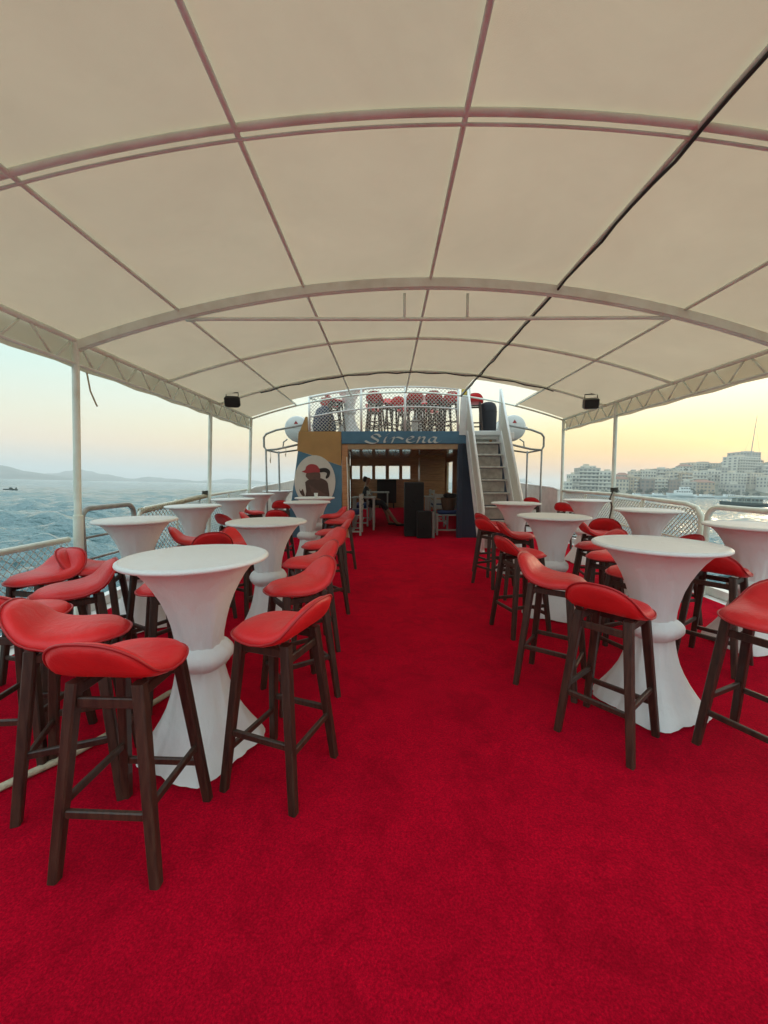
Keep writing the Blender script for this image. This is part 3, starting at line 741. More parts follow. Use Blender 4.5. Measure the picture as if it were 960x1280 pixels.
# ceiling planks, side walls, bow wall with windows
for k in range(16):
    x = -1.42 + .255 * k
    dhp(MB().add(*(lambda x0, x1: ([(x0, YF + .12, 2.26), (x1, YF + .12, 2.26), (x1, 16.1, 2.30), (x0, 16.1, 2.30), (x0, YF + .12, 2.39), (x1, YF + .12, 2.39), (x1, 16.1, 2.40), (x0, 16.1, 2.40)], [(0, 1, 2, 3), (4, 7, 6, 5), (0, 4, 5, 1), (2, 6, 7, 3), (0, 3, 7, 4), (1, 5, 6, 2)]))(x - .122, x + .122)), 'ceiling_plank', M['ceilwood'])
for k in range(0):
    y = 10.4 + 1.5 * k
    dhp(MB().box((.5, y, 2.22), (3.2, .10, .07), None, .006), 'ceiling_beam', M['wood'])
def wall_x(x, wins, z0, z1):
    b = MB(); ya, yb = YF + .1, 16.1; zt = 2.4
    pr = ya
    for w0, w1 in wins:
        b.box((x, (pr + w0) / 2, (zt + .05) / 2), (.06, w0 - pr, zt - .05)); pr = w1
        b.box((x, (w0 + w1) / 2, z0 / 2 + .03), (.058, w1 - w0, z0 - .06)); b.box((x, (w0 + w1) / 2, (z1 + zt) / 2), (.058, w1 - w0, zt - z1))
    b.box((x, (pr + yb) / 2, (zt + .05) / 2), (.06, yb - pr, zt - .05))
    w = dhp(b, 'side_wall', M['wood'])
    for w0, w1 in wins:
        dhp(MB().box((x, (w0 + w1) / 2, (z0 + z1) / 2), (.008, w1 - w0, z1 - z0)), 'window_pane', M['glass'], w)
        for yy in (w0 + .02, w1 - .02): dhp(MB().box((x, yy, (z0 + z1) / 2), (.075, .04, z1 - z0)), 'window_frame', M['tan'], w)
wall_x(-1.55, [(9.55, 11.1), (11.25, 12.75), (12.9, 14.3), (14.45, 15.8)], 1.0, 2.12)
wall_x(2.42, [(9.55, 10.9), (11.1, 12.3), (12.5, 13.5), (14.4, 15.8)], 0.95, 2.12)
b = MB(); YW = 16.1; z0, z1 = 1.46, 2.02
xs = [(-1.45, -1.10), (-1.02, -.60), (-.50, -.05), (.06, .50), (.60, .95)]
b.box((.45, YW, (.3 + z0) / 2), (3.9, .08, z0 - .3)); b.box((.45, YW, (z1 + 2.4) / 2), (3.9, .08, 2.4 - z1))
pr = -1.6
for a, c in xs + [(2.4, 2.4)]: b.box(((pr + a) / 2, YW, (z0 + z1) / 2), (a - pr, .078, z1 - z0 - .002)); pr = c
fw = dhp(b, 'bow_wall', M['wood'])
for a, c in xs:
    dhp(MB().box(((a + c) / 2, YW, (z0 + z1) / 2), (c - a, .008, z1 - z0)), 'window_pane', M['glass'], fw)
    dhp(MB().tube([(a + .03, YW - .045, z0 + .0), (c - .03, YW - .045, z0), (c, YW - .045, z0 + .03), (c, YW - .045, z1 - .03), (c - .03, YW - .045, z1), (a + .03, YW - .045, z1), (a, YW - .045, z1 - .03), (a, YW - .045, z0 + .03)], .018, 6, closed=True), 'window_frame', M['wood'], fw)
# panelled cupboard on the right inside
cb = dhp(MB().box((1.55, 13.9, 1.32), (.86, .7, 1.8), None, .01), 'cupboard', M['wood'])
for k in range(7):
    dhp(MB().box((1.55, 13.54, .60 + .235 * k), (.84, .02, .215), None, .006), 'panel_board', M['wood'], cb)

# oval sign
def ez(px, py, y, mk, name, m, parent): pass
sg = empty('oval_sign', (fx(394), YF - .012, fz(602)), 0, 'ivory oval sign painted with a woman in a red cap', 'sign')
def sgp(poly, d0, d1, name, m):
    b = MB().prism([(x - fx(394), z - fz(602)) for x, z in poly], d0, d1); return recalc(b.build(name, m, sg))
sgp([(fx(394) + 25.5 * KF * math.cos(a), fz(602) + 32.5 * KF * math.sin(a)) for a in [2 * math.pi * i / 48 for i in range(48)]], -.02, .005, 'oval_plate', M['ivory'])
def art(pts, k, name, m):
    p = [(q.x, q.y) for q in smooth_path(pts + [pts[0]], 4)[:-1]]
    sgp([(fx(360 + x / 6.857), fz(540 + y / 6.857)) for x, y in p], -.022 - .003 * k, -.0195, name, m)
art([(150, 430), (180, 408), (230, 398), (270, 392), (330, 418), (348, 470), (340, 590), (160, 590), (158, 510)], 1, 'torso', M['brown1'])
art([(165, 350), (225, 345), (272, 345), (282, 385), (268, 412), (235, 405), (188, 408), (165, 392), (156, 374)], 2, 'face', M['brown2'])
art([(185, 450), (225, 478), (290, 515), (332, 545), (330, 572), (255, 562), (205, 512)], 2, 'arm', M['brown2'])
art([(98, 487), (114, 505), (128, 488), (140, 520), (146, 548), (125, 546), (106, 520)], 1, 'hand', M['brown1'])
art([(270, 314), (330, 310), (364, 338), (356, 382), (334, 400), (326, 388), (338, 356), (312, 344), (272, 346)], 3, 'hair', M['hair'])
art([(122, 340), (152, 326), (164, 296), (200, 277), (246, 284), (272, 314), (275, 345), (230, 346), (165, 353)], 4, 'cap', M['capred'])

# upper railing
t = empty('upper_railing', (fx(505), YF + .02, 2.6), 0, 'white upper deck railing with diamond net above the name board', 'railing')
def loc(b, o, name, m, parent=None, **k):
    l = o.location; b.v = [(x - l.x, y - l.y, z - l.z) for x, y, z in b.v]; return b.build(name, m, parent or o, **k)
px_ = [fx(p) for p in (388, 452, 506, 571)]
def topz(x): return 3.60 - .045 * (x - .5) ** 2
for x in px_: loc(MB().tube([(x, YF + .02, 2.57), (x, YF + .02, topz(x))], .026, 8), t, 'stanchion', M['white_paint'], smooth=True)
n = 24; rx = [px_[0] + (px_[-1] - px_[0]) * i / n for i in range(n + 1)]
loc(MB().tube([(x, YF + .02, topz(x)) for x in rx], .026, 8), t, 'top_rail', M['white_paint'], smooth=True)
loc(MB().tube([(x, YF + .02, topz(x) - .45) for x in rx], .018, 8), t, 'mid_rail', M['white_paint'], smooth=True)
for a, c in zip(px_[:-1], px_[1:]):
    loc(MB().net((a, YF + .02, 2.6), (c, YF + .02, 2.6), (c, YF + .02, topz(c)), (a, YF + .02, topz(a)), .085, .006), t, 'net', M['net'])
loc(MB().tube([(px_[0] + .02, YF, topz(px_[0]) - .02), (px_[0] + .35, YF + .1, 3.25)], .012, 6), t, 'brace', M['grey_pipe'])

# stairs
S0, S1 = 7.55, 9.2
sx0, sx1 = 1.87, 2.57
t = empty('stairs', ((sx0 + sx1) / 2, S0, dz(S0)), 0, 'steep grey stairs with white netted side rails up to the upper deck', 'stairs')
N_ = 9
def sline(s): return S0 + (S1 - S0) * s, dz(S0) + (2.58 - dz(S0)) * s
for k in range(1, N_):
    y, z = sline(k / N_)
    loc(MB().box(((sx0 + sx1) / 2, y + .06, z), (sx1 - sx0 - .02, .22, .035), None, .006), t, 'tread', M['stair'])
for k in range(1, N_ + 1):
    y, z = sline((k - .5) / N_)
    loc(MB().box(((sx0 + sx1) / 2, sline(k / N_)[0] + .13 - (.0 if k < N_ else .02), z + .0), (sx1 - sx0 - .03, .012, .225)), t, 'riser', M['stair'])
loc(MB().box(((sx0 + sx1) / 2, S1 - .02, 2.54), (sx1 - sx0 + .12, .10, .10), None, .01), t, 'top_step', M['raft'])
for x in (sx0 - .03, sx1 + .03):
    y0, za = sline(0); y1, zb = sline(1)
    recalc(loc(MB().prism([(y0 - .16, za), (y0 + .2, za), (y1 + .14, zb), (y1 - .16, zb)], x - .02, x + .02, 'x'), t, 'stringer', M['white_paint']))
    hp = [(x, y0 - .10, za + .02), (x, y0 - .06, za + .85), (x, y0 + .1, za + 1.12), (x, y1 - .05, zb + .90), (x, y1 + .05, zb + .95)]
    loc(MB().tube(hp, .026, 8), t, 'handrail', M['white_paint'], smooth=True)
    loc(MB().tube([(x, y1, zb - .1), (x, y1, zb + .96)], .035, 8), t, 'newel_post', M['white_paint'], smooth=True)
    for q, dx in ((0, 0),):
        loc(MB().net((x + dx, y0 - .05, za + .12), (x + dx, y1 - .02, zb - .0), (x + dx, y1 - .02, zb + .9), (x + dx, y0 - .02, za + .98), .055, .0055), t, 'net', M['net'])
pl = loc(MB().box((1.76, YF - .03, 3.47), (.12, .012, .14), None, .005), t, 'yellow_plate', mat('yellow_plate', (.6, .42, .06), .5))
loc(MB().prism([(1.66, 2.5), (1.92, 2.5), (1.90, 3.6), (1.70, 3.6)], YF - .02, YF + .03), t, 'side_board', M['white_paint'])

# upper-deck furniture behind the net
UZ = 2.578
for (x, y, a, lb) in ((-1.45, 10.2, 60, 'red stool on the upper deck behind the left end of the net'), (-.1, 9.9, 250, 'bright red stool on the upper deck right of the white upper table'),
    (.18, 10.1, 120, 'red stool on the upper deck left of the middle railing post'), (.75, 10.3, 30, 'red stool on the upper deck just right of the middle railing post'),
    (1.0, 10.05, 200, 'red stool on the upper deck in the right net bay'), (1.4, 10.2, 140, 'red stool on the upper deck near the stair head'),
    (-.35, 10.9, 10, 'red stool on the upper deck behind the white upper table'), (2.12, 9.75, 80, 'red stool at the top of the stairs beside the dark bin'),
    (-.28, 9.5, 80, 'red stool on the upper deck right against the net below the left middle post'), (.62, 9.52, 100, 'red stool on the upper deck right against the net beside the spotlight'), (1.12, 9.48, 75, 'red stool on the upper deck right against the net in the right bay'), (-1.25, 9.6, 20, 'red stool on the upper deck left of the white upper table'), (1.45, 9.55, 110, 'red stool on the upper deck in the right corner of the net'),
    (.45, 11.0, 270, 'red stool farther back in the middle of the upper deck'), (1.2, 11.1, 300, 'red stool farther back on the right of the upper deck')):
    stool(x, y, a, lb, UZ, 'red stools on the upper deck')
table(-.93, 9.78, 15, 'white cocktail table on the upper deck behind the net', UZ, 'tables on the upper deck')
table(.85, 10.75, 40, 'white cocktail table farther back on the upper deck', UZ, 'tables on the upper deck')
b = MB().lathe([(.17, 0), (.20, .06), (.215, .5), (.205, .66), (.17, .74), (.10, .78)], 24).build('dark_bin', M['darkcloth'], smooth=True, angle=50)
b.location = (2.48, 9.85, UZ); tag(b, 'dark covered bin at the top of the stairs', 'bin')
MB().tube([(.212 * math.cos(a), .212 * math.sin(a), .55) for a in [i * math.pi / 12 for i in range(24)]], .008, 5, closed=True).build('cord', M['black'], b)
b = empty('deck_lamp', (fx(507), YF + .12, UZ), 0, 'small grey spotlight standing behind the middle of the upper net', 'lamp')
MB().box((0, 0, .03), (.22, .14, .06), None, .01).build('base', M['lamp_grey'], b); MB().box((0, 0, .17), (.2, .12, .2), Euler((R(-15), 0, 0)), .02).build('housing', M['lamp_grey'], b); MB().tube([(-.11, 0, .05), (-.115, 0, .18)], .01, 6).build('yoke', M['black'], b)
b = MB().box((0, 0, .17), (.16, .02, .26), Euler((R(8), 0, 0)), .005).build('white_board', M['white_paint']); b.location = (fx(519), YF + .3, UZ + .01); tag(b, 'small white board leaning behind the upper net right of the spotlight', 'board')
MB().box((0, .06, .16), (.015, .015, .3), Euler((R(-14), 0, 0))).build('prop', M['leg'], b)
M['netblue'] = mat('blue_grey_net', (.05, .07, .13), .9, noise=.5, nscale=30, bump=.8, bscale=60)
b = MB().lathe([(.25, 0), (.28, .15), (.24, .4), (.17, .58), (.06, .66)], 24, lambda r, z, a: (r * (1 + .08 * math.cos(5 * a + 6 * z)), z)).build('net_bundle', M['netblue'], smooth=True)
b.location = (-1.52, 9.62, UZ); tag(b, 'dark blue bundle behind the left end of the upper net', 'bundle')

# life rafts and their tube cradles
def raft(x, y, z, lb):
    e = empty('life_raft', (x, y, z), 0, lb, 'life raft', 'life raft canisters')
    m = M['raft']
    def cyl(z0, sgn):
        b = MB(); prof = [(.0, 0), (.22, .0), (.285, .035), (.30, .09), (.30, .95), (.27, 1.0), (.0, 1.0)]
        vs = []; fs = []; n = 20
        for r, d in prof:
            for j in range(n + 1):
                a = math.pi * j / n; vs.append((r * math.cos(a), d, sgn * (r * math.sin(a) + .006)))
        for i in range(len(prof) - 1):
            for j in range(n): fs.append((i * (n + 1) + j, i * (n + 1) + j + 1, (i + 1) * (n + 1) + j + 1, (i + 1) * (n + 1) + j))
        return recalc(b.add(vs, fs).build('shell_half', m, e, smooth=True, angle=40))
    cyl(0, 1); cyl(0, -1)
    MB().box((0, .5, 0), (.66, .98, .03), None, .01).build('seam_flange', m, e)
    recalc(MB().prism([(-.05, .10), (.05, .10), (0, .18)], -.006, .004).build('red_triangle', M['capred'], e))
    for d in (.25, .7): MB().tube([(.306 * math.cos(a), d, .312 * math.sin(a)) for a in [i * math.pi / 12 for i in range(24)]], .008, 5, closed=True).build('strap', M['grey_pipe'], e)
raft(fx(369) - .05, 9.62, fz(535) + .03, 'white life raft canister behind the ochre fin on the left')
raft(fx(640) + .14, 9.62, fz(534) + .03, 'white life raft canister on the right beyond the stairs')
def cradle(s, xo, xi, lb):
    e = empty('raft_cradle', (xo, 9.4, dz(9.4)), 0, lb, 'tube frame', 'life raft cradles')
    def P(*pts): return [(x, y, z) for x, y, z in pts]
    zt, zb = 2.55, 2.17
    loc(MB().tube([(xi, 9.4, zt + .22), (xo - s * .02 + (-s) * .28, 9.4, zt + .09), (xo - s * .06, 9.4, zt), (xo, 9.4, zt - .08), (xo, 9.4, zb + .08), (xo - s * .05, 9.4, zb), (xo - s * .3, 9.4, zb + .02), (xi, 9.4, zb + .17)], .025, 8), e, 'frame_tube', M['grey_pipe'], smooth=True)
    loc(MB().tube([(xo - s * .05, 9.4, zb), (xo - s * .2, 9.9, zb - .03), (xi, 10.3, zb + .12)], .022, 8), e, 'frame_tube', M['grey_pipe'], smooth=True)
    loc(MB().tube([(xo - s * .04, 9.4, dz(9.4) - .01), (xo - s * .04, 9.4, zb)], .022, 8), e, 'leg', M['grey_pipe'], smooth=True)
    loc(MB().tube([(xo - s * .25, 9.75, dz(9.75) - .01), (xo - s * .22, 9.85, zb)], .022, 8), e, 'leg', M['grey_pipe'], smooth=True)
    loc(MB().tube([(xo - s * .42, 9.5, zb + .04), (xo - s * .44, 9.5, zb + .2), (xo - s * .52, 9.55, zb + .27)], .016, 6), e, 'hook', M['grey_pipe'], smooth=True)
    return e
cradle(-1, fx(328), fx(381), 'bent grey tube frame carrying the left life raft')
cradle(1, fx(681), fx(630), 'bent grey tube frame carrying the right life raft')
for i, (x, y, z, l, lb) in enumerate(((fx(336), 9.38, 2.16, .3, 'short frayed cord hanging from the left raft frame'), (fx(355), 9.42, 2.25, .24, 'shorter cord hanging under the left life raft'))):
    tag(MB().tube([(x, y, z), (x + .01, y, z - l * .5), (x - .005, y, z - l * .8), (x, y, z - l)], [.006, .006, .014, .006], 6).build('dangling_cord', M['rope'], smooth=True), lb, 'cord')

# ------------------------------------------------------------------ inside the saloon
def cabinet(name, x, y, w, d, h, lb, parts):
    e = empty(name, (x, y, dz(y)), 0, lb, 'speaker', 'black loudspeakers')
    MB().box((0, 0, h / 2 + .002), (w, d, h), None, .012).build('cabinet', M['black'], e, smooth=True, angle=30)
    for kind, px, pz, r in parts:
        b = MB().lathe([(r, 0), (r, .012), (r * .9, .014), (r * .8, .004), (r * .3, -.0), (r * .25, .012), (.001, .016)], 28)
        b.v = [(px + a, -d / 2 - c, pz + bb) for a, bb, c in b.v]; recalc(b.build(kind, M['grille'], e, smooth=True))
    MB().box((0, -d / 2 - .004, h / 2), (w * .94, .006, h * .95)).build('grille_cloth', M['grille'], e)
    return e
cabinet('tower_speaker', .645, 9.55, .46, .45, 1.30, 'tall black loudspeaker tower at the saloon entrance', [('driver', 0, .35, .16), ('driver', 0, .85, .16)])
cabinet('floor_speaker', .86, 9.18, .33, .2, .64, 'smaller black loudspeaker in front of the tower speaker', [('driver', 0, .25, .12)])
b = MB().box((0, 0, .31), (.07, .24, .62), None, .01).build('amplifier_case', M['lamp_grey']); b.location = (1.08, 9.22, dz(9.22)); tag(b, 'narrow grey case standing right of the smaller loudspeaker', 'case')
MB().tube([(0, -.06, .62), (0, -.06, .66), (0, .06, .66), (0, .06, .62)], .008, 6).build('handle', M['black'], b)
M['saloon_white'] = mat('saloon_white', (.46, .46, .43), .5, noise=.15)
# white slatted benches with blue cushions
def bench(x, y, L, rz, lb, lbc):
    e = empty('slatted_bench', (x, y, dz(y)), rz, lb, 'bench', 'white slatted benches')
    for s in (-1, 1):
        MB().box((s * (L / 2 - .03), -.2, .24), (.045, .045, .48), None, .004).build('leg', M['saloon_white'], e)
        MB().box((s * (L / 2 - .03), .2, .5), (.045, .045, 1.0), None, .004).build('leg', M['saloon_white'], e)
        MB().box((s * (L / 2 - .03), 0, .1), (.04, .37, .035)).build('foot_bar', M['saloon_white'], e)
    for k in range(4): MB().box((0, -.18 + .115 * k, .49), (L, .09, .024), None, .004).build('seat_slat', M['saloon_white'], e)
    for k in range(3): MB().box((0, .235, .66 + .14 * k), (L, .02, .10), None, .004).build('back_slat', M['saloon_white'], e)
    MB().box((0, 0, .1), (L - .1, .04, .035)).build('stretcher', M['saloon_white'], e)
    c = MB().box((0, 0, .05), (L - .12, .4, .095), None, .03).build('seat_cushion', M['cushion'], smooth=True, angle=50)
    c.matrix_world = Matrix.Translation((x, y, dz(y) + .503)) @ Matrix.Rotation(rz, 4, 'Z') @ Matrix.Translation((0, -.01, 0)); tag(c, lbc, 'cushion', 'blue bench cushions')
bench(1.62, 9.75, .85, 0, 'white slatted bench right of the loudspeakers', 'dark blue cushion on the bench right of the loudspeakers')
bench(-.85, 9.75, .7, math.pi * .5 + math.pi, 'white slatted bench just inside the saloon on the left', 'dark blue cushion on the nearest left saloon bench')
bench(-.75, 11.6, 1.5, math.pi * 1.5, 'long white bench along the left saloon wall with the seated person', 'dark blue cushion under the seated person')
bench(1.55, 11.8, 1.0, math.pi * .5, 'white bench farther inside on the right', 'dark blue cushion farther inside on the right')
def saloon_table(x, y, lb):
    e = empty('saloon_table', (x, y, dz(y)), 0, lb, 'table', 'white saloon tables')
    for k in range(4): MB().box((-.24 + .16 * k, 0, .86), (.15, .75, .03), None, .004).build('top_slat', M['saloon_white'], e)
    for sx in (-1, 1):
        for sy in (-1, 1): MB().box((sx * .26, sy * .3, .422), (.045, .045, .844), None, .004).build('leg', M['saloon_white'], e)
        MB().box((sx * .26, 0, .12), (.035, .56, .035)).build('foot_bar', M['saloon_white'], e)
saloon_table(-.62, 10.6, 'white slatted table left of the saloon aisle near the entrance')
saloon_table(1.35, 10.75, 'white slatted table behind the loudspeakers on the right')
saloon_table(-.25, 12.7, 'white slatted table farther inside beyond the seated person')
b = empty('wicker_basket', (1.52, 9.72, dz(9.7) + .60), 0, 'brown woven basket standing on the right bench', 'basket')
M['wicker'] = mat('wicker', (.09, .05, .028), .8, noise=.4, nscale=40, bump=.7, bscale=60)
MB().lathe([(.12, 0), (.14, .1), (.16, .24), (.165, .30), (.15, .30), (.12, .02)], 18, lambda r, z, a: (r * (1.15 + .03 * math.cos(18 * a)), z)).build('body', M['wicker'], b)
MB().tube([(.18 * math.cos(a), .18 * math.sin(a), .30) for a in [i * math.pi / 9 for i in range(18)]], .014, 6, closed=True).build('rim', M['wicker'], b)
b = MB().box((0, 0, .06), (.32, .24, .10), None, .03).build('folded_bag', M['black'], smooth=True, angle=40); b.location = (1.56, 9.73, dz(9.7) + .905); tag(b, 'black bag lying on top of the wicker basket', 'bag')
MB().tube([(-.1, -.13, .09), (-.08, -.2, .04), (.08, -.2, .04), (.1, -.13, .09)], .012, 6).build('handle', M['black'], b)
b = empty('black_screen', (0, 15.9, dz(15.9)), 0, 'black screen board standing under the bow windows', 'screen')
MB().box((-.02, 0, .68), (.78, .05, .95), None, .01).build('panel', M['black'], b)
for s in (-.3, .26): MB().box((s, 0, .1), (.05, .3, .2)).build('foot', M['black'], b)

# seated person
def person():
    e = empty('person', (-.60, 11.2, dz(11.2)), 0, 'seated person in dark clothes with legs stretched into the aisle', 'person')
    def skin(name, verts, edges, m, root=0, lv=2):
        me = bpy.data.meshes.new(name); me.from_pydata([v[:3] for v in verts], edges, []); me.update()
        o = bpy.data.objects.new(name, me); COL.objects.link(o); o.parent = e; me.materials.append(m)
        md = o.modifiers.new('skin', 'SKIN'); md.use_smooth_shade = True
        for i, v in enumerate(verts):
            sv = me.skin_vertices[0].data[i]; r = v[3]; sv.radius = r if isinstance(r, tuple) else (r, r); sv.use_root = (i == root)
        s = o.modifiers.new('sub', 'SUBSURF'); s.levels = lv; s.render_levels = lv; return o
    V = [(0, 0, .66, (.15, .13)), (-.02, 0, .86, (.14, .11)), (0, 0, 1.06, (.17, .11)), (.01, 0, 1.16, .055), (.03, 0, 1.22, .055), (.05, 0, 1.30, (.085, .095)), (.05, 0, 1.38, (.08, .09)),
         (0, -.19, 1.08, .058), (.05, -.24, .86, .045), (.22, -.16, .76, .036), (.29, -.12, .75, .032), (0, .19, 1.08, .058), (.05, .24, .86, .045), (.22, .16, .76, .036), (.29, .1, .75, .032),
         (.12, -.1, .66, .09), (.45, -.12, .68, .07), (.68, -.13, .36, .052), (.88, -.13, .08, .038), (1.0, -.13, .05, .036),
         (.12, .1, .66, .09), (.43, .12, .68, .07), (.58, .13, .34, .052), (.66, .13, .08, .038), (.79, .13, .05, .036)]
    E_ = [(0, 1), (1, 2), (2, 3), (3, 4), (4, 5), (5, 6), (2, 7), (7, 8), (8, 9), (9, 10), (2, 11), (11, 12), (12, 13), (13, 14), (0, 15), (15, 16), (16, 17), (17, 18), (18, 19), (0, 20), (20, 21), (21, 22), (22, 23), (23, 24)]
    skin('body', V, E_, M['skin'])
    g = .014
    skin('shirt', [(0, 0, .66, (.165, .145)), (-.02, 0, .86, (.155, .125)), (0, 0, 1.07, (.185, .125)), (0, -.19, 1.08, .072), (.04, -.235, .9, .062), (0, .19, 1.08, .072), (.04, .235, .9, .062)], [(0, 1), (1, 2), (2, 3), (3, 4), (2, 5), (5, 6)], M['darkcloth'])
    skin('trousers', [(0, 0, .66, (.17, .15)), (.12, -.1, .66, .105), (.45, -.12, .68, .085), (.62, -.13, .44, .07), (.12, .1, .66, .105), (.43, .12, .68, .085), (.55, .13, .44, .07)], [(0, 1), (1, 2), (2, 3), (0, 4), (4, 5), (5, 6)], M['darkcloth'])
    skin('hair', [(.02, 0, 1.40, (.09, .095)), (-.02, 0, 1.33, (.085, .09)), (-.05, 0, 1.24, (.06, .06))], [(0, 1), (1, 2)], M['hair'])
    b = MB(); 
    for s in (-1, 1): MB().lathe([(.001, -.006), (.007, -.004), (.007, .004), (.001, .006)], 8).build('eye', M['hair'], e).location = (.138, s * .034, 1.335)
    MB().add([(.13, -.012, 1.30), (.13, .012, 1.30), (.165, 0, 1.295), (.138, 0, 1.34)], [(0, 1, 2), (1, 3, 2), (3, 0, 2)]).build('nose', M['skin'], e)
    for y0, s in ((-.12, -1), (.1, 1)):
        hand = skin('hand', [(.29, y0, .75, .03), (.34, y0, .745, .03)] + [(.385 + .004 * k, y0 + (k - 1.5) * .018, .745, .0095) for k in range(4)] + [(.42 - .006 * abs(k - 1.4), y0 + (k - 1.5) * .019, .725, .008) for k in range(4)] + [(.33, y0 - s * .035, .745, .011), (.365, y0 - s * .05, .735, .009)],
             [(0, 1)] + [(1, 2 + k) for k in range(4)] + [(2 + k, 6 + k) for k in range(4)] + [(0, 10), (10, 11)], M['skin'], lv=1)
    for (x, y) in ((.96, -.13), (.75, .13)): MB().box((x, y, .035), (.26, .09, .07), None, .025).build('shoe', M['black'], e, smooth=True)
person()

# ------------------------------------------------------------------ far shore (sea frame)
def hor(px): return 608 + .023 * (px - 484)
def far(px, py, D): return ((px - 484) / 490 * D, D, (hor(px) - py) / 490 * D + 3.25)
def fixsea(o):
    o.matrix_world = SEA_M @ Matrix.LocRotScale(o.location, o.rotation_euler, o.scale); return o
M['hill'] = mat('hill_scrub', (.075, .085, .045), .95, col2=(.13, .115, .075), nscale=.05, detail=8)
M['mount'] = mat('far_hills', (.09, .10, .075), .95, col2=(.16, .14, .11), nscale=.01, detail=8)
M['quay'] = mat('quay_stone', (.26, .25, .22), .9, noise=.3, nscale=.5)
WALLS = [mat('wall_white', (.62, .58, .49), .8, noise=.12, nscale=.3), mat('wall_cream', (.58, .50, .38), .8, noise=.12, nscale=.3), mat('wall_grey', (.42, .39, .33), .8, noise=.15, nscale=.3),
         mat('wall_ochre', (.46, .34, .22), .8, noise=.12, nscale=.3), mat('wall_brown', (.26, .19, .14), .8, noise=.15, nscale=.3)]
M['far_window'] = mat('hazed_window', (.085, .09, .085), .3)  # dark panes lightened, distance haze put into their colour
M['roof_tile'] = mat('roof_tile', (.28, .13, .08), .85, noise=.2, nscale=1)
M['leaf'] = mat('far_foliage', (.045, .07, .03), .9, col2=(.025, .042, .02), nscale=.8)
M['bark'] = mat('bark', (.07, .05, .035), .9)
rng = random.Random(11)
def sm(t): t = max(0, min(1, t)); return t * t * (3 - 2 * t)
RID = [(690, 0), (706, 2), (730, 6), (765, 20), (800, 27), (840, 32), (880, 38), (920, 40), (960, 41), (1100, 46), (1300, 40), (1700, 52), (2600, 60)]
def ridge(px):
    for (a, h), (b, k) in zip(RID[:-1], RID[1:]):
        if a <= px <= b: return h + (k - h) * (px - a) / (b - a)
    return 0 if px < 690 else 60
def terr(px, D): return .8 + ridge(px) * sm((D - 335) / 150) * (1 + .06 * math.sin(px * .11) * math.sin(D * .05))
b = MB(); NP, ND = 120, 22
b.quadgrid(lambda u, v: (lambda px, D: ((px - 484) / 490 * D, D, terr(px, D) * (1 if v < .8 else 1 - sm((v - .8) / .2)) - (3 if v in (0, 1) or u == 0 else 0)))(690 + 1600 * u ** 1.5, 326 + 330 * v), NP, ND)
struct(fixsea(b.build('hill', M['hill'], smooth=True)))
b = MB()
for i in range(40):
    p0, p1 = 712 + 40 * i, 752 + 40 * i
    a, c = far(p0, 0, 322), far(p1, 0, 322)
    b.add([(a[0], 320, -2), (c[0], 320, -2), (c[0], 320, 1.3), (a[0], 320, 1.3), (a[0], 334, 1.3), (c[0], 334, 1.3)], [(0, 1, 2, 3), (3, 2, 5, 4)])
struct(fixsea(b.build('quay', M['quay'])))

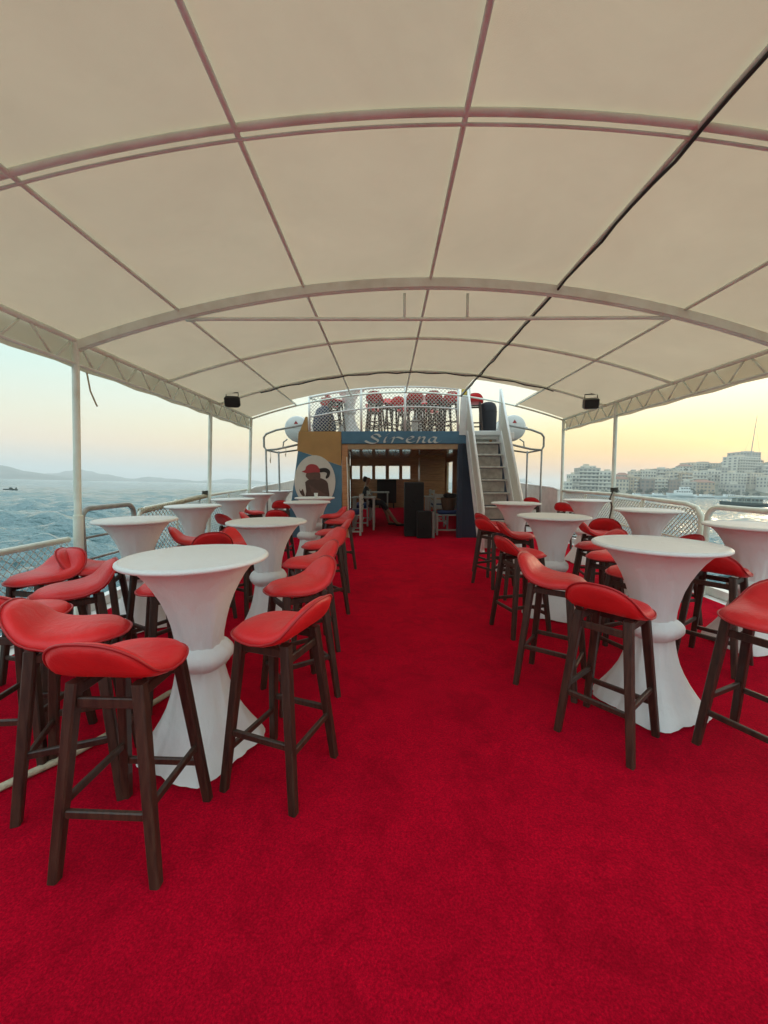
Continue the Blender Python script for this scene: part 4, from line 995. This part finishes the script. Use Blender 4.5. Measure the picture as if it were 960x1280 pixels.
def building(px0, px1, ytop, ybase, D, wi, style, label, group='hillside apartment blocks'):
    x0, _, zt = far(px0, ytop, D); x1, _, zb = far(px1, ybase, D)
    pm = (px0 + px1) / 2; x0 = (px0 - 484) / 490 * D; x1 = (px1 - 484) / 490 * D
    zt = far(pm, ytop, D)[2]; zb = far(pm, ybase, D)[2]
    w = x1 - x0; dep = min(max(w * .7, 8), 16); h = zt - zb
    e = empty('apartment_block', ((x0 + x1) / 2, D, zb), R(rng.uniform(-14, 14)), label, 'building', group); fixsea(e)
    low = min(zb - .5, 0.5 if D < 345 else zb - 9) - zb
    st = max(2, round(h / 3.0)); fh = h / st
    bd = MB().box((0, dep / 2, (h + low) / 2), (w, dep, h - low))
    bd.build('wall', WALLS[wi], e)
    if style != 'pitched':
        bd = MB(); t = .35
        bd.box((0, .15, h + .4), (w + .3, .3, .8)); bd.box((0, dep - .15, h + .4), (w + .3, .3, .8))
        bd.box((-w / 2, dep / 2, h + .4), (.3, dep - .6, .8)); bd.box((w / 2, dep / 2, h + .4), (.3, dep - .6, .8)); bd.build('parapet', WALLS[wi], e)
        hw = w * rng.uniform(.2, .4); MB().box((rng.uniform(-.2, .2) * w, dep * .5, h + 1.2), (hw, dep * .4, 2.4)).build('stair_head', WALLS[(wi + 1) % 3], e)
    else:
        recalc(MB().add([(-w / 2 - .4, -.4, h), (w / 2 + .4, -.4, h), (w / 2 + .4, dep + .4, h), (-w / 2 - .4, dep + .4, h), (-w * .25, dep / 2, h + 2.6), (w * .25, dep / 2, h + 2.6)], [(0, 1, 5, 4), (1, 2, 5), (2, 3, 4, 5), (3, 0, 4), (0, 3, 2, 1)]).build('roof', M['roof_tile'], e))
    nb_ = max(2, round(w / 3.2)); bw = w / nb_
    win = MB(); bal = MB()
    for s in range(st):
        z = fh * (s + .52)
        for k in range(nb_):
            x = -w / 2 + bw * (k + .5)
            if rng.random() < .93: win.box((x, 0, z), (bw * rng.choice((.42, .5, .62)), .12, fh * .52))
        for sd in (-1, 1):
            for k in range(3): win.box((sd * w / 2, dep * (k + .5) / 3, z), (.12, dep * .15, fh * .5))
        if style == 'balcony' and s > 0:
            bal.box((0, -.75, fh * s), (w * .98, 1.5, .22)); bal.box((0, -1.45, fh * s + .55), (w * .98, .1, .9))
        elif style == 'mixed' and s > 0:
            for k in range(nb_):
                if (k + wi) % 2 == 0: bal.box((-w / 2 + bw * (k + .5), -.7, fh * s), (bw * .9, 1.4, .2)); bal.box((-w / 2 + bw * (k + .5), -1.35, fh * s + .5), (bw * .9, .1, .85))
    stuff(win.build('windows', M['far_window'], e))
    if bal.v: stuff(bal.build('balconies', WALLS[0 if wi != 0 else 2 if rng.random() < .3 else 0], e))
    return e
BL = [
 (706, 714, 603, 612, 330, 0, 'plain', 'small low white building at the far left end of the shore town'),
 (713, 723, 594, 612, 338, 0, 'balcony', 'lower white wing with long balconies left of the big shore block'),
 (722, 747, 586, 612, 342, 2, 'balcony', 'big pale stepped apartment block at the left end of the town'),
 (728, 742, 583.5, 588, 349, 0, 'plain', 'white rooftop storey on the big stepped apartment block'),
 (747, 766, 590, 613, 338, 0, 'balcony', 'white block with wide striped balconies left of the far right post'),
 (768, 784, 599, 613, 345, 1, 'pitched', 'cream block just right of the far right awning post'),
 (770, 783, 594, 602, 385, 2, 'pitched', 'grey house on the slope just right of the far right post'),
 (785, 798, 597, 613, 345, 3, 'mixed', 'ochre waterfront block left of the railing stanchion'),
 (786, 801, 590, 600, 395, 1, 'balcony', 'cream slope block in the second row, left part of town'),
 (799, 815, 600, 614, 342, 4, 'plain', 'brown waterfront block in the middle of the town'),
 (802, 818, 589, 601, 390, 0, 'mixed', 'white slope block in the middle of the second row'),
 (816, 832, 598, 614, 345, 1, 'balcony', 'cream waterfront block left of the white yacht'),
 (818, 836, 587, 599, 400, 2, 'balcony', 'grey slope block above the cream waterfront block'),
 (833, 848, 601, 614, 342, 4, 'plain', 'brown waterfront block behind the white yacht'),
 (834, 848, 590, 602, 380, 1, 'mixed', 'cream slope block above the white yacht'),
 (848, 862, 592, 604, 375, 3, 'balcony', 'ochre slope block right of the white yacht'),
 (849, 866, 603, 615, 342, 2, 'plain', 'low grey waterfront building right of the white yacht'),
 (846, 860, 583, 592, 440, 0, 'pitched', 'white hilltop house left of the broad hilltop block'),
 (858, 893, 579.5, 592, 445, 1, 'mixed', 'broad cream hilltop block left of the tall tower block'),
 (863, 879, 590, 603, 385, 0, 'balcony', 'white slope block under the broad hilltop block'),
 (880, 897, 589, 602, 390, 0, 'mixed', 'white block with dark windows below the gap in the skyline'),
 (868, 890, 603, 615, 345, 3, 'pitched', 'ochre waterfront row building above the moored boats'),
 (897, 908, 585, 598, 410, 2, 'plain', 'narrow grey block left of the tall tower block'),
 (903, 914, 578, 592, 430, 1, 'balcony', 'cream wing at the left foot of the tall hilltop block'),
 (913, 947, 572, 592, 420, 0, 'balcony', 'tall pale hilltop block under the mast'),
 (918, 944, 566.5, 573, 426, 2, 'plain', 'set-back top storeys of the tall hilltop block under the mast'),
 (909, 930, 592, 606, 375, 0, 'mixed', 'white slope block below the tall hilltop block'),
 (931, 952, 592, 606, 378, 1, 'mixed', 'cream slope block right below the tall hilltop block'),
 (946, 966, 584, 596, 415, 2, 'balcony', 'grey block at the right picture edge beside the tall block'),
 (953, 972, 597, 610, 365, 0, 'balcony', 'white block at the right picture edge above the tour boat'),
 (905, 926, 606, 615, 345, 2, 'plain', 'low grey waterfront sheds above the tour boat'),
]
for q in BL: building(*q)
px = 972
for i in range(0):
    w = rng.uniform(16, 34); D = rng.choice((350, 390, 430)); base = hor(px) - terr(px, D) / D * 490 + 4
    building(px, px + w, base - rng.uniform(10, 22), base, D, rng.randrange(4), rng.choice(('balcony', 'mixed', 'plain')), 'town building beyond the right picture edge', 'town buildings out of the picture'); px += w * rng.uniform(.7, 1.1)
# mast with guys on the hill
mx, my, mz = far(931, 570, 424); e = empty('guyed_mast', (mx, my, mz), 0, 'tall thin mast with guy wires rising above the tall hilltop block', 'mast'); fixsea(e)
MB().tube([(0, 0, -1), (1.6, 0, 20), (3.4, 0, 42)], [.55, .42, .25], 8).build('pole', M['grey_pipe'], e)
for dx in (-8, 10): MB().tube([(2.7, 0, 33), (dx, 0, 0)], .09, 4).build('guy_wire', M['grey_pipe'], e)
# trees of the shore
def tree(px, D, h, label, grp='trees along the far shore'):
    z = terr(px, D) if D > 335 else 1.0
    e = empty('shore_tree', ((px - 484) / 490 * D, D, z - .3), rng.uniform(0, 6), label, 'tree', grp); fixsea(e)
    MB().tube([(0, 0, -1), (.1, 0, h * .3), (0, .1, h * .55)], [.22, .17, .08], 6).build('trunk', M['bark'], e)
    b = MB(); rw = h * rng.uniform(.38, .6)
    lobes = [(rng.gauss(0, rw * .45), rng.gauss(0, rw * .45), h * rng.uniform(.4, .85), rw * rng.uniform(.35, .6)) for _ in range(7)]
    for k in range(260):
        lx, ly, lz, lr = rng.choice(lobes); v = Vector((rng.gauss(0, 1), rng.gauss(0, 1), rng.gauss(0, .8))).normalized() * lr * rng.uniform(.55, 1)
        c = Vector((lx, ly, lz)) + v; a = Vector((rng.gauss(0, 1), rng.gauss(0, 1), rng.gauss(0, 1))).normalized() * h * .07; d = a.orthogonal().normalized() * h * .07
        b.add([c + a, c + d, c - a, c - d], [(0, 1, 2, 3)])
    b.build('crown', M['leaf'], e)
ORD = ['first', 'second', 'third', 'fourth', 'fifth', 'sixth', 'seventh', 'eighth', 'ninth', 'tenth', 'eleventh', 'twelfth']
for i in range(10): tree(711 + i * 6.6 + rng.uniform(-1.2, 1.2), 325, rng.uniform(2.6, 4.2), 'low dark shore tree, %s from the left in the hedge before the stepped block' % ORD[i])
for i in range(12): tree(784 + i * 14.6 + rng.uniform(-3, 3), rng.choice((329, 331, 333)), rng.uniform(4, 7.5), 'green waterfront tree, %s from the far right awning post towards the right' % ORD[i])
for i in range(10): tree(800 + i * 16.5 + rng.uniform(-4, 4), rng.choice((405, 440, 465)), rng.uniform(4, 7), 'tree among the hill houses, %s from the left on the upper slope' % ORD[i])
# boats
def boat(px, D, L, H, label, hullm, cabin, roof=None, rz=0, cat='boat'):
    e = empty('moored_boat' if cat == 'boat' else 'tour_boat', ((px - 484) / 490 * D, D, 0), R(rz), label, 'boat', 'boats on the water'); fixsea(e)
    b = MB(); n = 12; secs = []
    for i in range(n + 1):
        s = i / n; x = L * (s - .5); w = L * .13 * (1 - max(0, (s - .55) / .45) ** 2.2) * (1 if s > .05 else .9); sh = H * (1 + .35 * s * s)
        secs.append([(x, -w * .5, -.4), (x + .02 * L * s, -w, sh * .55), (x + .04 * L * s, -w * 1.02, sh), (x + .04 * L * s, w * 1.02, sh), (x + .02 * L * s, w, sh * .55), (x, w * .5, -.4)])
    vs = [p for s in secs for p in s]; fs = [(i * 6 + j, i * 6 + (j + 1) % 6, i * 6 + 6 + (j + 1) % 6, i * 6 + 6 + j) for i in range(n) for j in range(6)] + [tuple(range(6)), tuple(reversed(range(n * 6, n * 6 + 6)))]
    recalc(b.add(vs, fs).build('hull', hullm, e))
    for (x0, x1, z0, z1, ww, mm) in cabin:
        MB().box((L * (x0 + x1) / 2, 0, H * (z0 + z1) / 2), (L * (x1 - x0), L * ww, H * (z1 - z0)), None, H * .08).build('cabin', mm, e)
        k = max(2, int((x1 - x0) * 12))
        for i in range(k):
            MB().box((L * (x0 + (x1 - x0) * (i + .5) / k), 0, H * (z0 * .35 + z1 * .65)), (L * (x1 - x0) / k * .7, L * ww + .06, H * (z1 - z0) * .36)).build('window', M['far_window'], e)
    if roof:
        x0, x1, z = roof
        MB().box((L * (x0 + x1) / 2, 0, H * z), (L * (x1 - x0), L * .25, H * .26), None, H * .06).build('canopy_roof', WALLS[0], e)
        for i in range(5):
            for s in (-1, 1): MB().tube([(L * (x0 + (x1 - x0) * (i + .1) / 4.2), s * L * .11, H * .9), (L * (x0 + (x1 - x0) * (i + .1) / 4.2), s * L * .11, H * z)], .05, 5).build('roof_post', WALLS[0], e)
    MB().tube([(L * .05, 0, H), (L * .04, 0, H * 2.6)], .06, 5).build('mast', M['grey_pipe'], e)
    return e
W0 = M['raft']; GC = mat('boat_grey', (.30, .34, .31), .5, noise=.2); DK = mat('dark_hull', (.05, .07, .065), .5, noise=.2)
boat(849, 312, 21, 2.6, 'white motor yacht moored before the brown waterfront block', W0, [(-.38, .22, 1, 2.1, .16, W0), (-.3, .05, 2.1, 3.1, .12, W0)], rz=176)
boat(882, 308, 20, 1.5, 'long low white boat moored right of the white yacht', W0, [(-.3, .15, 1, 1.9, .14, W0)], rz=4)
boat(817, 312, 17, 1.5, 'white boat moored left of the white yacht', W0, [(-.35, .1, 1, 2.0, .15, W0)], rz=183)
boat(796, 314, 14, 1.3, 'small white boat moored nearest the far right post', W0, [(-.3, .1, 1, 2.0, .15, W0)], rz=2)
boat(905, 306, 17, 1.6, 'white boat moored straight behind the tour boat', W0, [(-.35, .1, 1, 2.0, .15, W0)], rz=178)
boat(940, 310, 30, 1.5, 'long white pontoon boat behind the tour boat', W0, [(-.45, .4, 1, 1.6, .14, W0)], rz=0)
boat(927, 104, 11.5, 1.1, 'dark hulled tour boat with a flat roof off the right railing', DK, [(-.36, .2, .9, 2.1, .17, GC)], (-.42, .26, 2.5), rz=178, cat='tour')
e = empty('small_dinghy', ((9 - 484) / 490 * 96, 96, 0), R(185), 'small dark dinghy on the sea at the far left', 'boat'); fixsea(e)
secs = [[(3 * (i / 8 - .5), s * .55 * (1 - max(0, (i / 8 - .5) / .5) ** 2), z) for s, z in ((-.7, -.2), (-1, .5), (1, .5), (.7, -.2))] for i in range(9)]
recalc(MB().add([p for s in secs for p in s], [(i * 4 + j, i * 4 + (j + 1) % 4, i * 4 + 4 + (j + 1) % 4, i * 4 + 4 + j) for i in range(8) for j in range(4)] + [(0, 1, 2, 3), (35, 34, 33, 32)]).build('hull', DK, e))
MB().box((-.3, 0, .65), (.7, .5, .5), None, .12).build('console', DK, e); MB().box((-1.5, 0, .55), (.25, .3, .7), None, .06).build('outboard_motor', DK, e)
# distant mountains
def mountain(pts, D, depth, seed):
    r2 = random.Random(seed); ph = [(r2.uniform(.02, .25), r2.uniform(0, 6), r2.uniform(.4, 1)) for _ in range(9)]
    b = MB(); xs0, xs1 = pts[0][0], pts[-1][0]
    def hgt(px):
        for (a, ya), (c, yc) in zip(pts[:-1], pts[1:]):
            if a <= px <= c:
                t = (px - a) / (c - a); t = t * t * (3 - 2 * t); return (ya + (yc - ya) * t)
        return 0
    def fn(u, v):
        px = xs0 + (xs1 - xs0) * u; d = D + depth * (v - .5)
        prof = max(0, 1 - abs(v * 2 - 1) ** 1.4)
        h = hgt(px) / 490 * D * prof * (1 + .10 * sum(a * math.sin(px * f * 3 + p + 6 * v * a) for f, p, a in ph) / 4)
        return ((px - 484) / 490 * d, d, h + (-3 if v in (0, 1) else .5))
    b.quadgrid(fn, 90, 14); return struct(fixsea(b.build('mountain', M['mount'], smooth=True)))
mountain([(-700, 5), (-400, 34), (-180, 24), (-60, 19), (0, 16), (35, 9), (95, 2), (130, 0)], 1300, 500, 1)
mountain([(20, 0), (60, 7), (97, 13), (130, 8), (165, 3), (185, 6), (215, 4), (250, 2), (280, 0)], 1900, 700, 2)
mountain([(225, 0), (262, 3), (290, 6), (315, 4), (345, 2), (380, 5), (440, 8), (470, 4), (520, 6), (600, 9), (640, 13), (652, 14), (668, 8), (700, 3), (740, 0)], 2300, 800, 3)

# haze over the water
hz = MB().box((0, 0, 55), (9400, 9400, 118)).build('haze', None); fixsea(hz); stuff(hz)
hm = bpy.data.materials.new('haze_air'); hm.use_nodes = True; N = hm.node_tree.nodes; N.remove(N['Principled BSDF'])
pv = N.new('ShaderNodeVolumePrincipled'); pv.inputs['Color'].default_value = (.86, .90, .94, 1); pv.inputs['Density'].default_value = .00055; pv.inputs['Anisotropy'].default_value = .2
hm.node_tree.links.new(pv.outputs[0], N['Material Output'].inputs['Volume']); hz.data.materials.append(hm)
